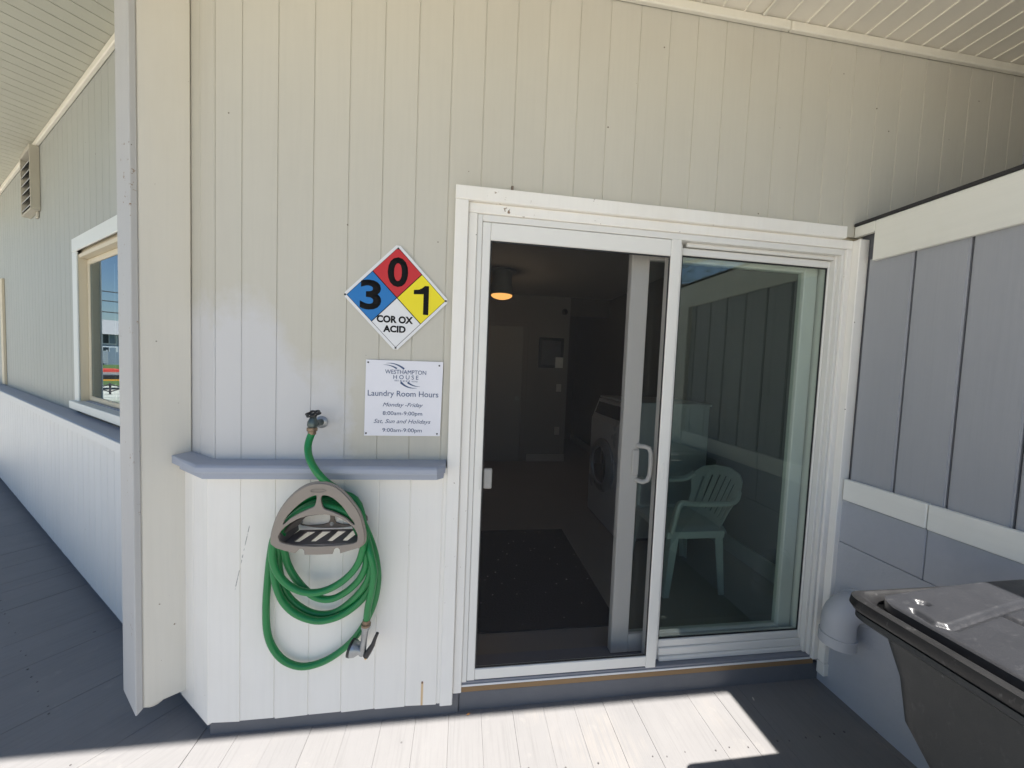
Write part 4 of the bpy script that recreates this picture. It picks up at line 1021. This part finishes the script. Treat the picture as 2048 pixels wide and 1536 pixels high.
rings(rim, [ring(1.13, 1.765, -1.45, -0.686, 0.04, 0.876), ring(1.098, 1.787, -1.47, -0.658, 0.042, 0.880), ring(1.091, 1.79, -1.475, -0.654, 0.042, 0.892), ring(1.094, 1.789, -1.473, -0.656, 0.042, 0.912), ring(1.108, 1.780, -1.462, -0.668, 0.042, 0.917),
            ring(1.118, 1.774, -1.456, -0.676, 0.042, 0.913), ring(1.132, 1.770, -1.452, -0.686, 0.05, 0.890)], True, True)
rim.build('lid_rim', M['bin_rim'], bn, True)
# crowned lid panel inside the gutter, with pressed grooves
def lid_z(x_, y_):
    u = (x_ - 1.15) / 0.60; return 0.918 + 0.030 * math.sin(max(0.0, min(1.0, u)) * math.pi * 0.62)
GRO = [[(1.185, -0.757), (1.178, -0.80), (1.198, -0.822), (1.50, -0.785), (1.76, -0.765)], [(1.372, -0.803), (1.374, -0.86), (1.378, -1.40)], [(1.236, -0.733), (1.244, -0.741)]]
def gdist(x_, y_):
    best = 9
    for g2 in GRO:
        for (ax_, ay), (bx_, by_) in zip(g2[:-1], g2[1:]):
            t = max(0, min(1, ((x_ - ax_) * (bx_ - ax_) + (y_ - ay) * (by_ - ay)) / ((bx_ - ax_) ** 2 + (by_ - ay) ** 2)))
            best = min(best, math.hypot(x_ - ax_ - t * (bx_ - ax_), y_ - ay - t * (by_ - ay)))
    return best
lid = MB(); NX, NY = 170, 200
X0, X1, Y0, Y1 = 1.156, 1.752, -1.43, -0.690
vs = []; 
for j in range(NY + 1):
    for i in range(NX + 1):
        x_ = X0 + (X1 - X0) * i / NX; y_ = Y0 + (Y1 - Y0) * j / NY
        # rounded corners
        r = 0.045
        cx = min(max(x_, X0 + r), X1 - r); cy = min(max(y_, Y0 + r), Y1 - r); d = math.hypot(x_ - cx, y_ - cy)
        if d > r: x_ = cx + (x_ - cx) * r / d; y_ = cy + (y_ - cy) * r / d
        z_ = lid_z(x_, y_)
        gd = gdist(x_, y_); z_ -= 0.0055 * (1 + math.cos(math.pi * min(1.0, gd / 0.014)))
        e = min(x_ - X0, X1 - x_, y_ - Y0, Y1 - y_); z_ -= 0.005 * max(0, 1 - e / 0.008) ** 2
        vs.append((x_, y_, z_))
fs = [(j * (NX + 1) + i, j * (NX + 1) + i + 1, (j + 1) * (NX + 1) + i + 1, (j + 1) * (NX + 1) + i) for j in range(NY) for i in range(NX)]
lid.add(vs, fs)
bd_ = [i for i in range(NX + 1)] + [(j + 1) * (NX + 1) + NX for j in range(NY)] + [NY * (NX + 1) + NX - 1 - i for i in range(NX)] + [(NY - 1 - j) * (NX + 1) for j in range(NY - 1)]
k0 = len(lid.v)
for i in bd_: lid.v.append((lid.v[i][0], lid.v[i][1], 0.893))
nb = len(bd_)
for i in range(nb): lid.f.append((bd_[i], bd_[(i + 1) % nb], k0 + (i + 1) % nb, k0 + i))
lid.build('lid_panel', M['bin_lid'], bn, True)
for wx in (1.40, 1.62):
    MB().lathe((wx, -1.30, 0.076), (1, 0, 0), [(-0.02, 0.04), (-0.018, 0.075), (0.018, 0.075), (0.02, 0.04)], 20).build('wheel', M['black_plastic'], bn, True)
MB().box(1.40, 1.62, -1.32, -1.28, 0.055, 0.12).build('axle', M['black_plastic'], bn)
MB().box(1.40, 1.60, -0.99, -0.93, 0.002, 0.115, 0.006).build('foot', M['black_plastic'], bn)

# ------------------------------------------------------------------ laundry room inside
IF = 0.11
def struct(mb, name, mat): return tag(mb.build(name, mat), kind='structure')
struct(MB().box(-0.85, 3.0, 0.165, 5.4, IF - 0.1, IF), 'interior_floor', M['room_floor'])
struct(MB().box(-0.85, 3.0, 0.165, 5.4, 2.56, 2.62), 'interior_ceiling', M['room_ceiling'])
iw = MB(); iw.box(-0.95, -0.8505, 0.165, 3.72, IF - 0.1, 2.62); iw.box(-0.95, 1.555, 3.7205, 3.84, IF, 2.559)
struct(iw, 'interior_wall', M['room_wall'])
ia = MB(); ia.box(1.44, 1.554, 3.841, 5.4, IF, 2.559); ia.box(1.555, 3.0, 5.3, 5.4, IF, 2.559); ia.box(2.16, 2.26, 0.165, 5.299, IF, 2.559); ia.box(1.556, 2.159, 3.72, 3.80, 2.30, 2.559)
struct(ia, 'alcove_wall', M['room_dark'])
struct(MB().box(0.98, 1.556, 3.698, 3.7195, IF, 0.215, 0.003), 'baseboard', M['baseboard'])
struct(MB().box(2.138, 2.1595, 0.17, 5.29, IF, 0.235, 0.003), 'right_baseboard', M['baseboard'])
idr = thing('inner_door', 'plain dim interior door at the back of the laundry room', 'door', (0.5, 3.71, IF))
MB().box(0.06, 0.862, 3.690, 3.7195, IF + 0.005, 2.09, 0.003).build('door_leaf', M['room_door'], idr)
f_ = MB(); f_.box(0.864, 0.935, 3.685, 3.7195, IF + 0.001, 2.155, 0.003); f_.box(-0.01, 0.058, 3.685, 3.7195, IF + 0.001, 2.155, 0.003); f_.box(0.0585, 0.8635, 3.686, 3.7195, 2.092, 2.155, 0.003)
f_.build('door_frame', M['room_wall'], idr)
MB().lathe((0.80, 3.69, 1.05), (0, -1, 0), [(0, 0.03), (0.006, 0.03), (0.008, 0.012), (0.04, 0.012), (0.045, 0.026), (0.065, 0.024), (0.07, 0.01)], 16).build('door_knob', M['zinc'], idr, True)
def picture(name, label, x0, x1, y, z0, z1, b=0.045):
    p = thing(name, label, 'picture', ((x0 + x1) / 2, y, z0))
    f = MB(); f.box(x0, x0 + b, y - 0.025, y, z0, z1, 0.003); f.box(x1 - b, x1, y - 0.025, y, z0, z1, 0.003)
    f.box(x0 + b, x1 - b, y - 0.025, y, z0, z0 + b, 0.003); f.box(x0 + b, x1 - b, y - 0.025, y, z1 - b, z1, 0.003)
    f.build('frame', M['frame_dark'], p)
    MB().box(x0 + b, x1 - b, y - 0.012, y - 0.002, z0 + b, z1 - b).build('print', M['picture'], p)
    return p
pc = picture('framed_notice', 'dark framed notice beside the interior door', 1.10, 1.475, 3.718, 1.51, 1.955)
cd = tag(MB().box(1.355, 1.47, 3.688, 3.692, 1.515, 1.672).build('white_card', M['card']), 'small white card tucked into the framed notice', 'card')
picture('framed_picture', 'small framed picture on the dark alcove wall', 2.36, 2.80, 5.298, 1.58, 2.02, 0.05)
for nm, lab, z_ in (('light_switch', 'pale switch plate under the framed notice', 1.22), ('wall_socket', 'pale socket plate near the floor under the switch', 0.57)):
    t_ = thing(nm, lab, 'switch' if 'switch' in nm else 'socket', (1.43, 3.719, z_))
    MB().box(1.392, 1.468, 3.712, 3.7195, z_ - 0.058, z_ + 0.058, 0.003).build('plate', M['plate'], t_)
    MB().box(1.422, 1.438, 3.706, 3.7118, z_ - 0.02, z_ + 0.02, 0.002).build('toggle', M['plate'], t_)
dm = thing('dome_camera', 'small black dome camera high on the back wall', 'camera', (1.47, 3.71, 2.345))
MB().lathe((1.47, 3.7195, 2.345), (0, -1, 0), [(0, 0.045), (0.012, 0.045)], 18).build('base', M['black_plastic'], dm, True)
MB().lathe((1.47, 3.707, 2.345), (0, -1, 0), [(0, 0.038), (0.015, 0.034), (0.028, 0.022), (0.035, 0.006)], 18).build('dome', M['black_plastic'], dm, True)
lm_ = thing('ceiling_lamp', 'drum ceiling lamp with glowing amber lens in the laundry room', 'lamp', (0.40, 2.5, 2.3))
MB().lathe((0.40, 2.5, 2.56), (0, 0, -1), [(0.0, 0.145), (0.012, 0.145), (0.013, 0.108), (0.17, 0.108), (0.172, 0.119), (0.262, 0.119), (0.266, 0.112)], 30).build('lamp_drum', M['lamp_body'], lm_, True)
MB().lathe((0.40, 2.5, 2.293), (0, 0, -1), [(0.0, 0.116), (0.012, 0.115), (0.03, 0.09), (0.042, 0.05), (0.046, 0.01)], 30).build('lamp_lens', M['lamp_glow'], lm_, True)
pl_ = bpy.data.lights.new('lamp_light', 'POINT'); pl_.energy = 1.0; pl_.color = (1.0, 0.72, 0.42); pl_.shadow_soft_size = 0.1
plo = bpy.data.objects.new('lamp_light', pl_); COL.objects.link(plo); plo.parent = lm_; plo.location = Vector((0.40, 2.5, 2.19)) - Vector(lm_.location)
tag(MB().box(-0.20, 0.90, 0.30, 1.462, IF, IF + 0.009, 0.003).build('door_mat', M['mat']), 'black rubber mat flecked with lint inside the doorway', 'mat')

# washing machines in a row along the right-hand side
def washer(y0, label):
    t_ = thing('washing_machine', label, 'washing machine', (1.62, y0, IF))
    W2 = 0.685; pf = [(1.285, IF + 0.03), (1.285, 1.04), (1.355, 1.235), (1.40, 1.245), (2.04, 1.245), (2.04, IF + 0.03)]
    vs = [(x_, y_, z_) for y_ in (y0, y0 + W2) for x_, z_ in pf]; n = len(pf)
    MB().add(vs, [tuple(range(n)), tuple(range(n, 2 * n))] + [(i, (i + 1) % n, n + (i + 1) % n, n + i) for i in range(n)]).build('cabinet', M['washer_white'], t_)
    MB().box(1.31, 2.02, y0 + 0.02, y0 + W2 - 0.02, IF, IF + 0.0295).build('base', M['black_plastic'], t_)
    MB().lathe((1.284, y0 + W2 / 2, 0.66), (-1, 0, 0), [(0, 0.24), (0.02, 0.24), (0.045, 0.215), (0.05, 0.17), (0.02, 0.16)], 32).build('door_ring', M['washer_grey'], t_, True)
    MB().lathe((1.262, y0 + W2 / 2, 0.66), (-1, 0, 0), [(0, 0.16), (0.015, 0.15), (0.03, 0.10), (0.036, 0.02)], 28).build('door_glass', M['washer_dark'], t_, True)
    d = Vector((0.070, 0, 0.195)).normalized(); c_ = Vector((1.305, 0, 1.095)); nrm = Vector((-d.z, 0, d.x))
    vs = [c_ + d * a_ + nrm * h_ + Vector((0, y_, 0)) for h_ in (0.002, 0.010) for a_, y_ in ((0.0, y0 + 0.05), (0.115, y0 + 0.05), (0.115, y0 + W2 - 0.05), (0.0, y0 + W2 - 0.05))]
    MB().add(vs, [(3, 2, 1, 0), (4, 5, 6, 7), (0, 1, 5, 4), (1, 2, 6, 5), (2, 3, 7, 6), (3, 0, 4, 7)]).build('control_panel', M['washer_dark'], t_)
    MB().box(1.36, 2.06, y0 - 0.006, y0 + W2 - 0.002, 1.2455, 1.262, 0.003).build('worktop', M['washer_white'], t_)
    return t_
washer(1.212, 'white front-loading washing machine standing inside behind the glass door')

# moulded garden chair behind the fixed pane
ch = thing('plastic_chair', 'white moulded plastic armchair behind the fixed glass pane', 'chair', (1.5, 0.75, IF))
PCM = M['plastic_chair']
def leg(top_, bot, w0, w1, name='leg'):
    """tapered angle-section leg"""
    a, b = Vector(top_), Vector(bot); mb = MB()
    sx_ = 1 if a.x > 1.5 else -1; sy_ = 1 if a.y > 0.75 else -1
    rs = []
    for p, w in ((a, w0), (a.lerp(b, 0.5), (w0 + w1) / 2), (b, w1)):
        t = 0.008
        rs.append([p + Vector((sx_ * x_, sy_ * y_, 0)) for x_, y_ in ((0, 0), (-w, 0), (-w, -t), (-t, -t), (-t, -w), (0, -w))])
    n = 6; vs = [v for r_ in rs for v in r_]; fs = [tuple(range(n)), tuple(range(2 * n, 3 * n))]
    for k_ in range(2):
        for i in range(n): fs.append((k_ * n + i, k_ * n + (i + 1) % n, (k_ + 1) * n + (i + 1) % n, (k_ + 1) * n + i))
    return mb.add(vs, fs).build(name, PCM, ch)
leg((1.325, 0.525, 0.52), (1.283, 0.505, IF), 0.055, 0.036); leg((1.325, 0.985, 0.52), (1.283, 1.0, IF), 0.055, 0.036)
leg((1.690, 0.545, 0.515), (1.700, 0.508, IF), 0.055, 0.036); leg((1.690, 0.955, 0.515), (1.735, 0.985, IF), 0.055, 0.036)
st = MB(); NX2, NY2 = 10, 10; vs = []
for h_ in (0, -0.007):
    for i in range(NX2 + 1):
        for j in range(NY2 + 1):
            u = i / NX2; v = j / NY2
            w = 0.22 - 0.03 * u
            x_ = 1.31 + 0.43 * u; y_ = 0.755 + (v * 2 - 1) * w
            z_ = 0.532 - 0.014 * math.sin(math.pi * v) - 0.012 * u - (0.02 * (1 - u / 0.15) if u < 0.15 else 0)
            e = abs(v * 2 - 1); z_ -= 0.03 * max(0, e - 0.9) / 0.1
            vs.append((x_, y_, z_ + h_))
k = (NX2 + 1) * (NY2 + 1)
fs = [(i * (NY2 + 1) + j, i * (NY2 + 1) + j + 1, (i + 1) * (NY2 + 1) + j + 1, (i + 1) * (NY2 + 1) + j) for i in range(NX2) for j in range(NY2)]
fs += [tuple(a + k for a in f) for f in fs]
st.add(vs, fs).build('seat', PCM, ch, True)
# apron below the seat
MB().box(1.30, 1.69, 0.526, 0.533, 0.475, 0.521, 0.002).box(1.30, 1.69, 0.977, 0.984, 0.475, 0.521, 0.002).box(1.30, 1.307, 0.534, 0.976, 0.475, 0.510, 0.002).build('apron', PCM, ch)
# slatted back: plate with slots, bent about the sitter
bpts = [(-0.175, 0.0), (-0.19, 0.12), (-0.225, 0.22), (-0.225, 0.28), (-0.19, 0.335), (-0.12, 0.365), (0, 0.378), (0.12, 0.365), (0.19, 0.335), (0.225, 0.28), (0.225, 0.22), (0.19, 0.12), (0.175, 0.0)]
slots = []
for k in range(-3, 4):
    cx = k * 0.047; tp_ = 0.315 - 0.006 * k * k
    slots.append([(cx - 0.007, 0.05), (cx + 0.007, 0.05), (cx * 1.12 + 0.009, tp_), (cx * 1.12 - 0.009, tp_)])
bo_ = plate('backrest', [bpts] + slots, 0.007, 0.001, PCM, ch, Matrix.Identity(4))
bmx = bo_.data
bm = bmesh.new(); bm.from_mesh(bmx); bmesh.ops.subdivide_edges(bm, edges=[e for e in bm.edges if e.calc_length() > 0.05], cuts=3); 
for v in bm.verts:
    p = v.co + Vector(ch.location); u, h, d = p.x, p.y, p.z
    xx = 1.735 + 0.40 * h - (u / 0.225) ** 2 * 0.065 + d
    v.co = Vector((xx, 0.755 + u, 0.508 + h * 0.94)) - Vector(ch.location)
bmesh.ops.recalc_face_normals(bm, faces=bm.faces); bm.to_mesh(bmx); bm.free()
for sy_ in (-1, 1):
    y_ = 0.755 + sy_ * 0.245
    pts = [(1.835 - 0.062, 0.755 + sy_ * 0.215, 0.765), (1.72, y_, 0.712), (1.60, y_, 0.703), (1.50, y_, 0.703), (1.42, y_, 0.708), (1.375, y_, 0.712), (1.352, y_, 0.70), (1.340, y_, 0.665), (1.333, y_ - sy_ * 0.01, 0.59), (1.325, y_ - sy_ * 0.02, 0.52)]
    MB().tube(spline(pts, 3), 0.017, 8, sx=1.6).build('armrest', PCM, ch, True)

# ------------------------------------------------------------------ surroundings mirrored in the panes
# everything below stands to the left-rear of the building, or behind the camera
def at(t, side=0.0, z=0.0):
    d = Vector((-0.8995, 0.4355, 0)); n = Vector((0.4355, 0.8995, 0))
    p = Vector((-2.13, 1.0, 0)) + d * t + n * side; return Vector((p.x, p.y, z))
AD = Vector((-0.8995, 0.4355, 0)); AN = Vector((0.4355, 0.8995, 0))
def fa_(t0): return lambda u, d, z: tuple(at(t0 + d, u, z))
M['house_wall'] = paint('house_shingle', (0.25, 0.30, 0.36), 0.8, var=0.1, grain=(2, 2, 30))
M['house_roof'] = plain('house_roof', (0.33, 0.31, 0.30), 0.9, var=0.2, scale=2)
M['dark_glass'] = plain('dark_window', (0.03, 0.045, 0.06), 0.1)
M['grass'] = plain('lawn_grass', (0.075, 0.12, 0.03), 0.95, var=0.35, scale=1.5)
M['fence_grey'] = paint('fence_paint', (0.38, 0.40, 0.43), 0.8, var=0.1)
M['rail_dark'] = plain('dark_rail', (0.06, 0.055, 0.06), 0.7)
M['red'] = plain('red_canvas', (0.62, 0.06, 0.04), 0.6)
M['orange'] = plain('orange_paint', (0.70, 0.30, 0.03), 0.5)
M['wire'] = plain('wire_black', (0.012, 0.012, 0.014), 0.6)
ho = thing('grey_house', 'two-storey blue grey house mirrored in the side window', 'house', tuple(at(60, 0, -1.25)))
fh = fa_(60)
MB().box(-9, 9, 0, 9, -1.25, 3.35, fr=fh).build('wall', M['house_wall'], ho)
rf = MB(); vs = [fh(u, d, z) for u, d, z in ((-9.5, -0.5, 3.3), (9.5, -0.5, 3.3), (9.5, 9.5, 3.3), (-9.5, 9.5, 3.3), (-8, 4.5, 5.2), (8, 4.5, 5.2))]
rf.add(vs, [(0, 1, 5, 4), (1, 2, 5), (2, 3, 4, 5), (3, 0, 4), (3, 2, 1, 0)]).build('roof', M['house_roof'], ho)
for zz in (0.75, 2.25):
    for u in (-7.2, -5.4, -3.6, -1.8, 0.0, 1.8, 3.6, 5.4, 7.2):
        w_ = MB(); w_.box(u - 0.62, u + 0.62, -0.08, -0.005, zz - 0.1, zz + 1.15, fr=fh)
        wo_ = w_.build('window', M['sign_white'], ho)
        MB().box(u - 0.5, u + 0.02, -0.10, -0.085, zz, zz + 1.05, fr=fh).build('pane', M['house_wall'], wo_)
        MB().box(u + 0.08, u + 0.52, -0.10, -0.085, zz, zz + 1.05, fr=fh).build('pane', M['dark_glass'], wo_)
gb = MB(); vs = [at(t, u, z) for t, z in ((38, -1.24), (46, -0.75), (53, -0.1), (80, 0.2)) for u in (-40, 40)]
gb.add(vs, [(0, 1, 3, 2), (2, 3, 5, 4), (4, 5, 7, 6)])
tag(gb.build('grass_bank', M['grass']), kind='structure')
fn = thing('slat_fence', 'grey slat fence standing on the grass bank before the house', 'fence', tuple(at(54, 0, -0.1)))
ff = fa_(54)
for k in range(7):
    MB().box(0.2, 6, 0, 0.05, 0.1 + k * 0.19, 0.25 + k * 0.19, fr=ff).build('slat', M['fence_grey'], fn)
for u in (0.2, 2.1, 4.0, 5.9):
    MB().box(u - 0.07, u + 0.07, 0.06, 0.18, -0.3, 1.5, fr=ff).build('fence_post', M['fence_grey'], fn)
hd_ = MB().box(-30, 30, 0.6, 1.0, -0.3, 1.3, fr=ff)
tag(hd_.build('low_wall', M['house_wall']), 'long low blue grey wall behind the slat fence', 'wall')
bt = thing('covered_boat', 'white boat with red cover, black hull and orange stripe mirrored in the window', 'boat', tuple(at(34, 0, -1.2)))
fb = fa_(34)
MB().prism([(-4.0, 0), (4.0, 0), (4.4, 0.9), (4.0, 1.8), (-4.0, 1.8), (-4.6, 0.9)], -0.52, -0.24, fr=lambda a, b, z: fb(a, b, z)).build('hull', M['black_plastic'], bt)
MB().prism([(-3.9, 0.05), (3.9, 0.05), (4.3, 0.9), (3.9, 1.75), (-3.9, 1.75), (-4.5, 0.9)], -0.239, -0.02, fr=lambda a, b, z: fb(a, b, z)).build('deck_rim', M['sign_white'], bt)
cv = MB(); pf = [(-1.0, -0.018), (-0.75, 0.10), (-0.3, 0.17), (0.3, 0.17), (0.75, 0.10), (1.0, -0.018)]
vs = [fb(a + 0.1, d_, z) for d_ in (-0.06, 1.7) for a, z in pf]
cv.add(vs, [tuple(range(6)), tuple(range(6, 12))] + [(i, (i + 1) % 6, 6 + (i + 1) % 6, 6 + i) for i in range(6)]).build('cover', M['red'], bt)
MB().box(-3.8, 3.8, -0.05, 0.0, -0.62, -0.53, fr=fb).build('stripe', M['orange'], bt)
MB().box(-3.0, -2.6, 0.3, 1.5, -1.2, -0.53, fr=fb).box(2.6, 3.0, 0.3, 1.5, -1.2, -0.53, fr=fb).build('cradle', M['rail_dark'], bt)
xf = thing('crossed_rail_fence', 'low dark fence of crossed rails on the sandy ground', 'fence', tuple(at(30, 0, -1.2)))
fx = fa_(30)
for k in range(-8, 9):
    a, b = k * 1.1, (k + 1) * 1.1
    for z0, z1 in ((-1.08, -0.60), (-0.60, -1.08)):
        MB().tube([fx(a, 0.05 if z0 < z1 else -0.05, z0), fx(b, 0.05 if z0 < z1 else -0.05, z1)], 0.035, 6).build('cross_rail', M['rail_dark'], xf)
    if k % 4 == 0: MB().box(a - 0.05, a + 0.05, 0.08, 0.18, -1.25, -0.55, fr=fx).build('fence_post', M['rail_dark'], xf)
# overhead wires between two poles
pw = thing('power_line', 'three dark overhead wires strung between two wooden poles', 'power line', tuple(at(26, 0, 4)))
fp = fa_(26)
for z_ in (4.62, 4.12, 3.53):
    MB().tube([fp(u, 0, z_ + 0.25 * (u / 26) ** 2) for u in range(-26, 27, 4)] , 0.030, 6).build('wire', M['wire'], pw)
for u in (-26, 26):
    MB().tube([fp(u, 0, -1.3), fp(u, 0, 5.6)], [0.16, 0.12], 10).build('pole', M['weathered_wood'], pw)

# pine tree behind the camera whose needles and the sky show at the top of the fixed pane
M['needles'] = plain('pine_needles', (0.045, 0.085, 0.022), 0.7, var=0.4, scale=3)
M['bark'] = plain('pine_bark', (0.10, 0.07, 0.05), 0.9, var=0.3, scale=8, bump=0.5, bscale=20)
pt = thing('pine_tree', 'long-needled pine standing beyond the deck, mirrored in the door glass', 'tree', (4.6, -6.9, -1.25))
T0 = Vector((4.6, -6.9, -1.25))
MB().tube([T0, T0 + Vector((0.1, 0, 3)), T0 + Vector((0.0, 0.1, 6)), T0 + Vector((0.2, 0.2, 9.5))], [0.24, 0.19, 0.13, 0.04], 12).build('trunk', M['bark'], pt, True)
br = MB(); nd = MB(); rn = random.Random(3)
for i in range(34):
    z_ = 4.5 + 4.3 * (i / 33) + rn.uniform(-0.15, 0.15); a = i * 2.4 + rn.uniform(-0.3, 0.3); L_ = 2.5 * (1 - (z_ - 4) / 6.5) + 0.5
    st_ = T0 + Vector((0.1, 0.05, z_)); dirv = Vector((math.cos(a), math.sin(a), 0.05)).normalized()
    p = st_.copy(); pts = [p.copy()]
    for q in range(6):
        p = p + (dirv + Vector((rn.uniform(-.2, .2), rn.uniform(-.2, .2), -0.10 + 0.07 * q))) * (L_ / 6); pts.append(p.copy())
    br.tube(pts, [0.045 * (1 - 0.8 * k / 6) for k in range(7)], 6)
    for k, q in enumerate(pts[2:]):
        for c_ in range(5):
            cc = q + Vector((rn.gauss(0, .22), rn.gauss(0, .22), rn.gauss(0, .14)))
            ax_ = (dirv + Vector((rn.gauss(0, .6), rn.gauss(0, .6), rn.gauss(0.25, .4)))).normalized()
            for m_ in range(16):
                dd = (ax_ + Vector((rn.gauss(0, .55), rn.gauss(0, .55), rn.gauss(0, .55)))).normalized()
                ln = rn.uniform(0.12, 0.22); sd = dd.orthogonal().normalized() * 0.0045
                b0 = cc + ax_ * rn.uniform(-0.06, 0.06)
                k0 = len(nd.v)
                nd.v += [tuple(b0 - sd), tuple(b0 + sd), tuple(b0 + dd * ln)]; nd.f.append((k0, k0 + 1, k0 + 2))
br.build('branches', M['bark'], pt, True)
me = bpy.data.meshes.new('needles'); me.from_pydata([tuple(Vector(v) - Vector(pt.location)) for v in nd.v], [], nd.f); me.materials.append(M['needles'])
no = bpy.data.objects.new('needles', me); COL.objects.link(no); no.parent = pt; no['kind'] = 'stuff'

# ------------------------------------------------------------------ litter on the deck
lf = MB().add([(-0.038, -0.014, 0.002), (-0.024, -0.020, 0.010), (-0.008, -0.016, 0.004), (-0.022, -0.008, 0.003)], [(0, 1, 2, 3)])
def leaf(x, y, r, a, mat, label):
    pts = [(-1, 0, 0), (-.4, .35, .15), (.3, .32, .2), (1, 0, .05), (.3, -.32, .1), (-.4, -.3, .05)]
    vs = []
    for h_ in (0.0, -0.0008):
        for u, v, w in pts: vs.append((x + r * (u * math.cos(a) - v * math.sin(a)), y + r * (u * math.sin(a) + v * math.cos(a)), 0.003 + r * w + h_ + 0.001))
    n = 6; MBo = MB().add(vs, [tuple(range(n)), tuple(reversed(range(n, 2 * n)))] + [(i, (i + 1) % n, n + (i + 1) % n, n + i) for i in range(n)])
    return tag(MBo.build('fallen_leaf', mat), label, 'leaf')
M['leaf_brown'] = plain('dry_leaf', (0.42, 0.19, 0.06), 0.7); M['leaf_pale'] = plain('pale_leaf', (0.5, 0.47, 0.40), 0.7)
leaf(0.075, -0.022, 0.010, 0.4, M['leaf_brown'], 'small rust brown leaf against the plinth left of the doorway')
leaf(1.40, -0.075, 0.011, 1.2, M['leaf_pale'], 'pale leaf scrap on the shaded deck right of the sunlit patch')
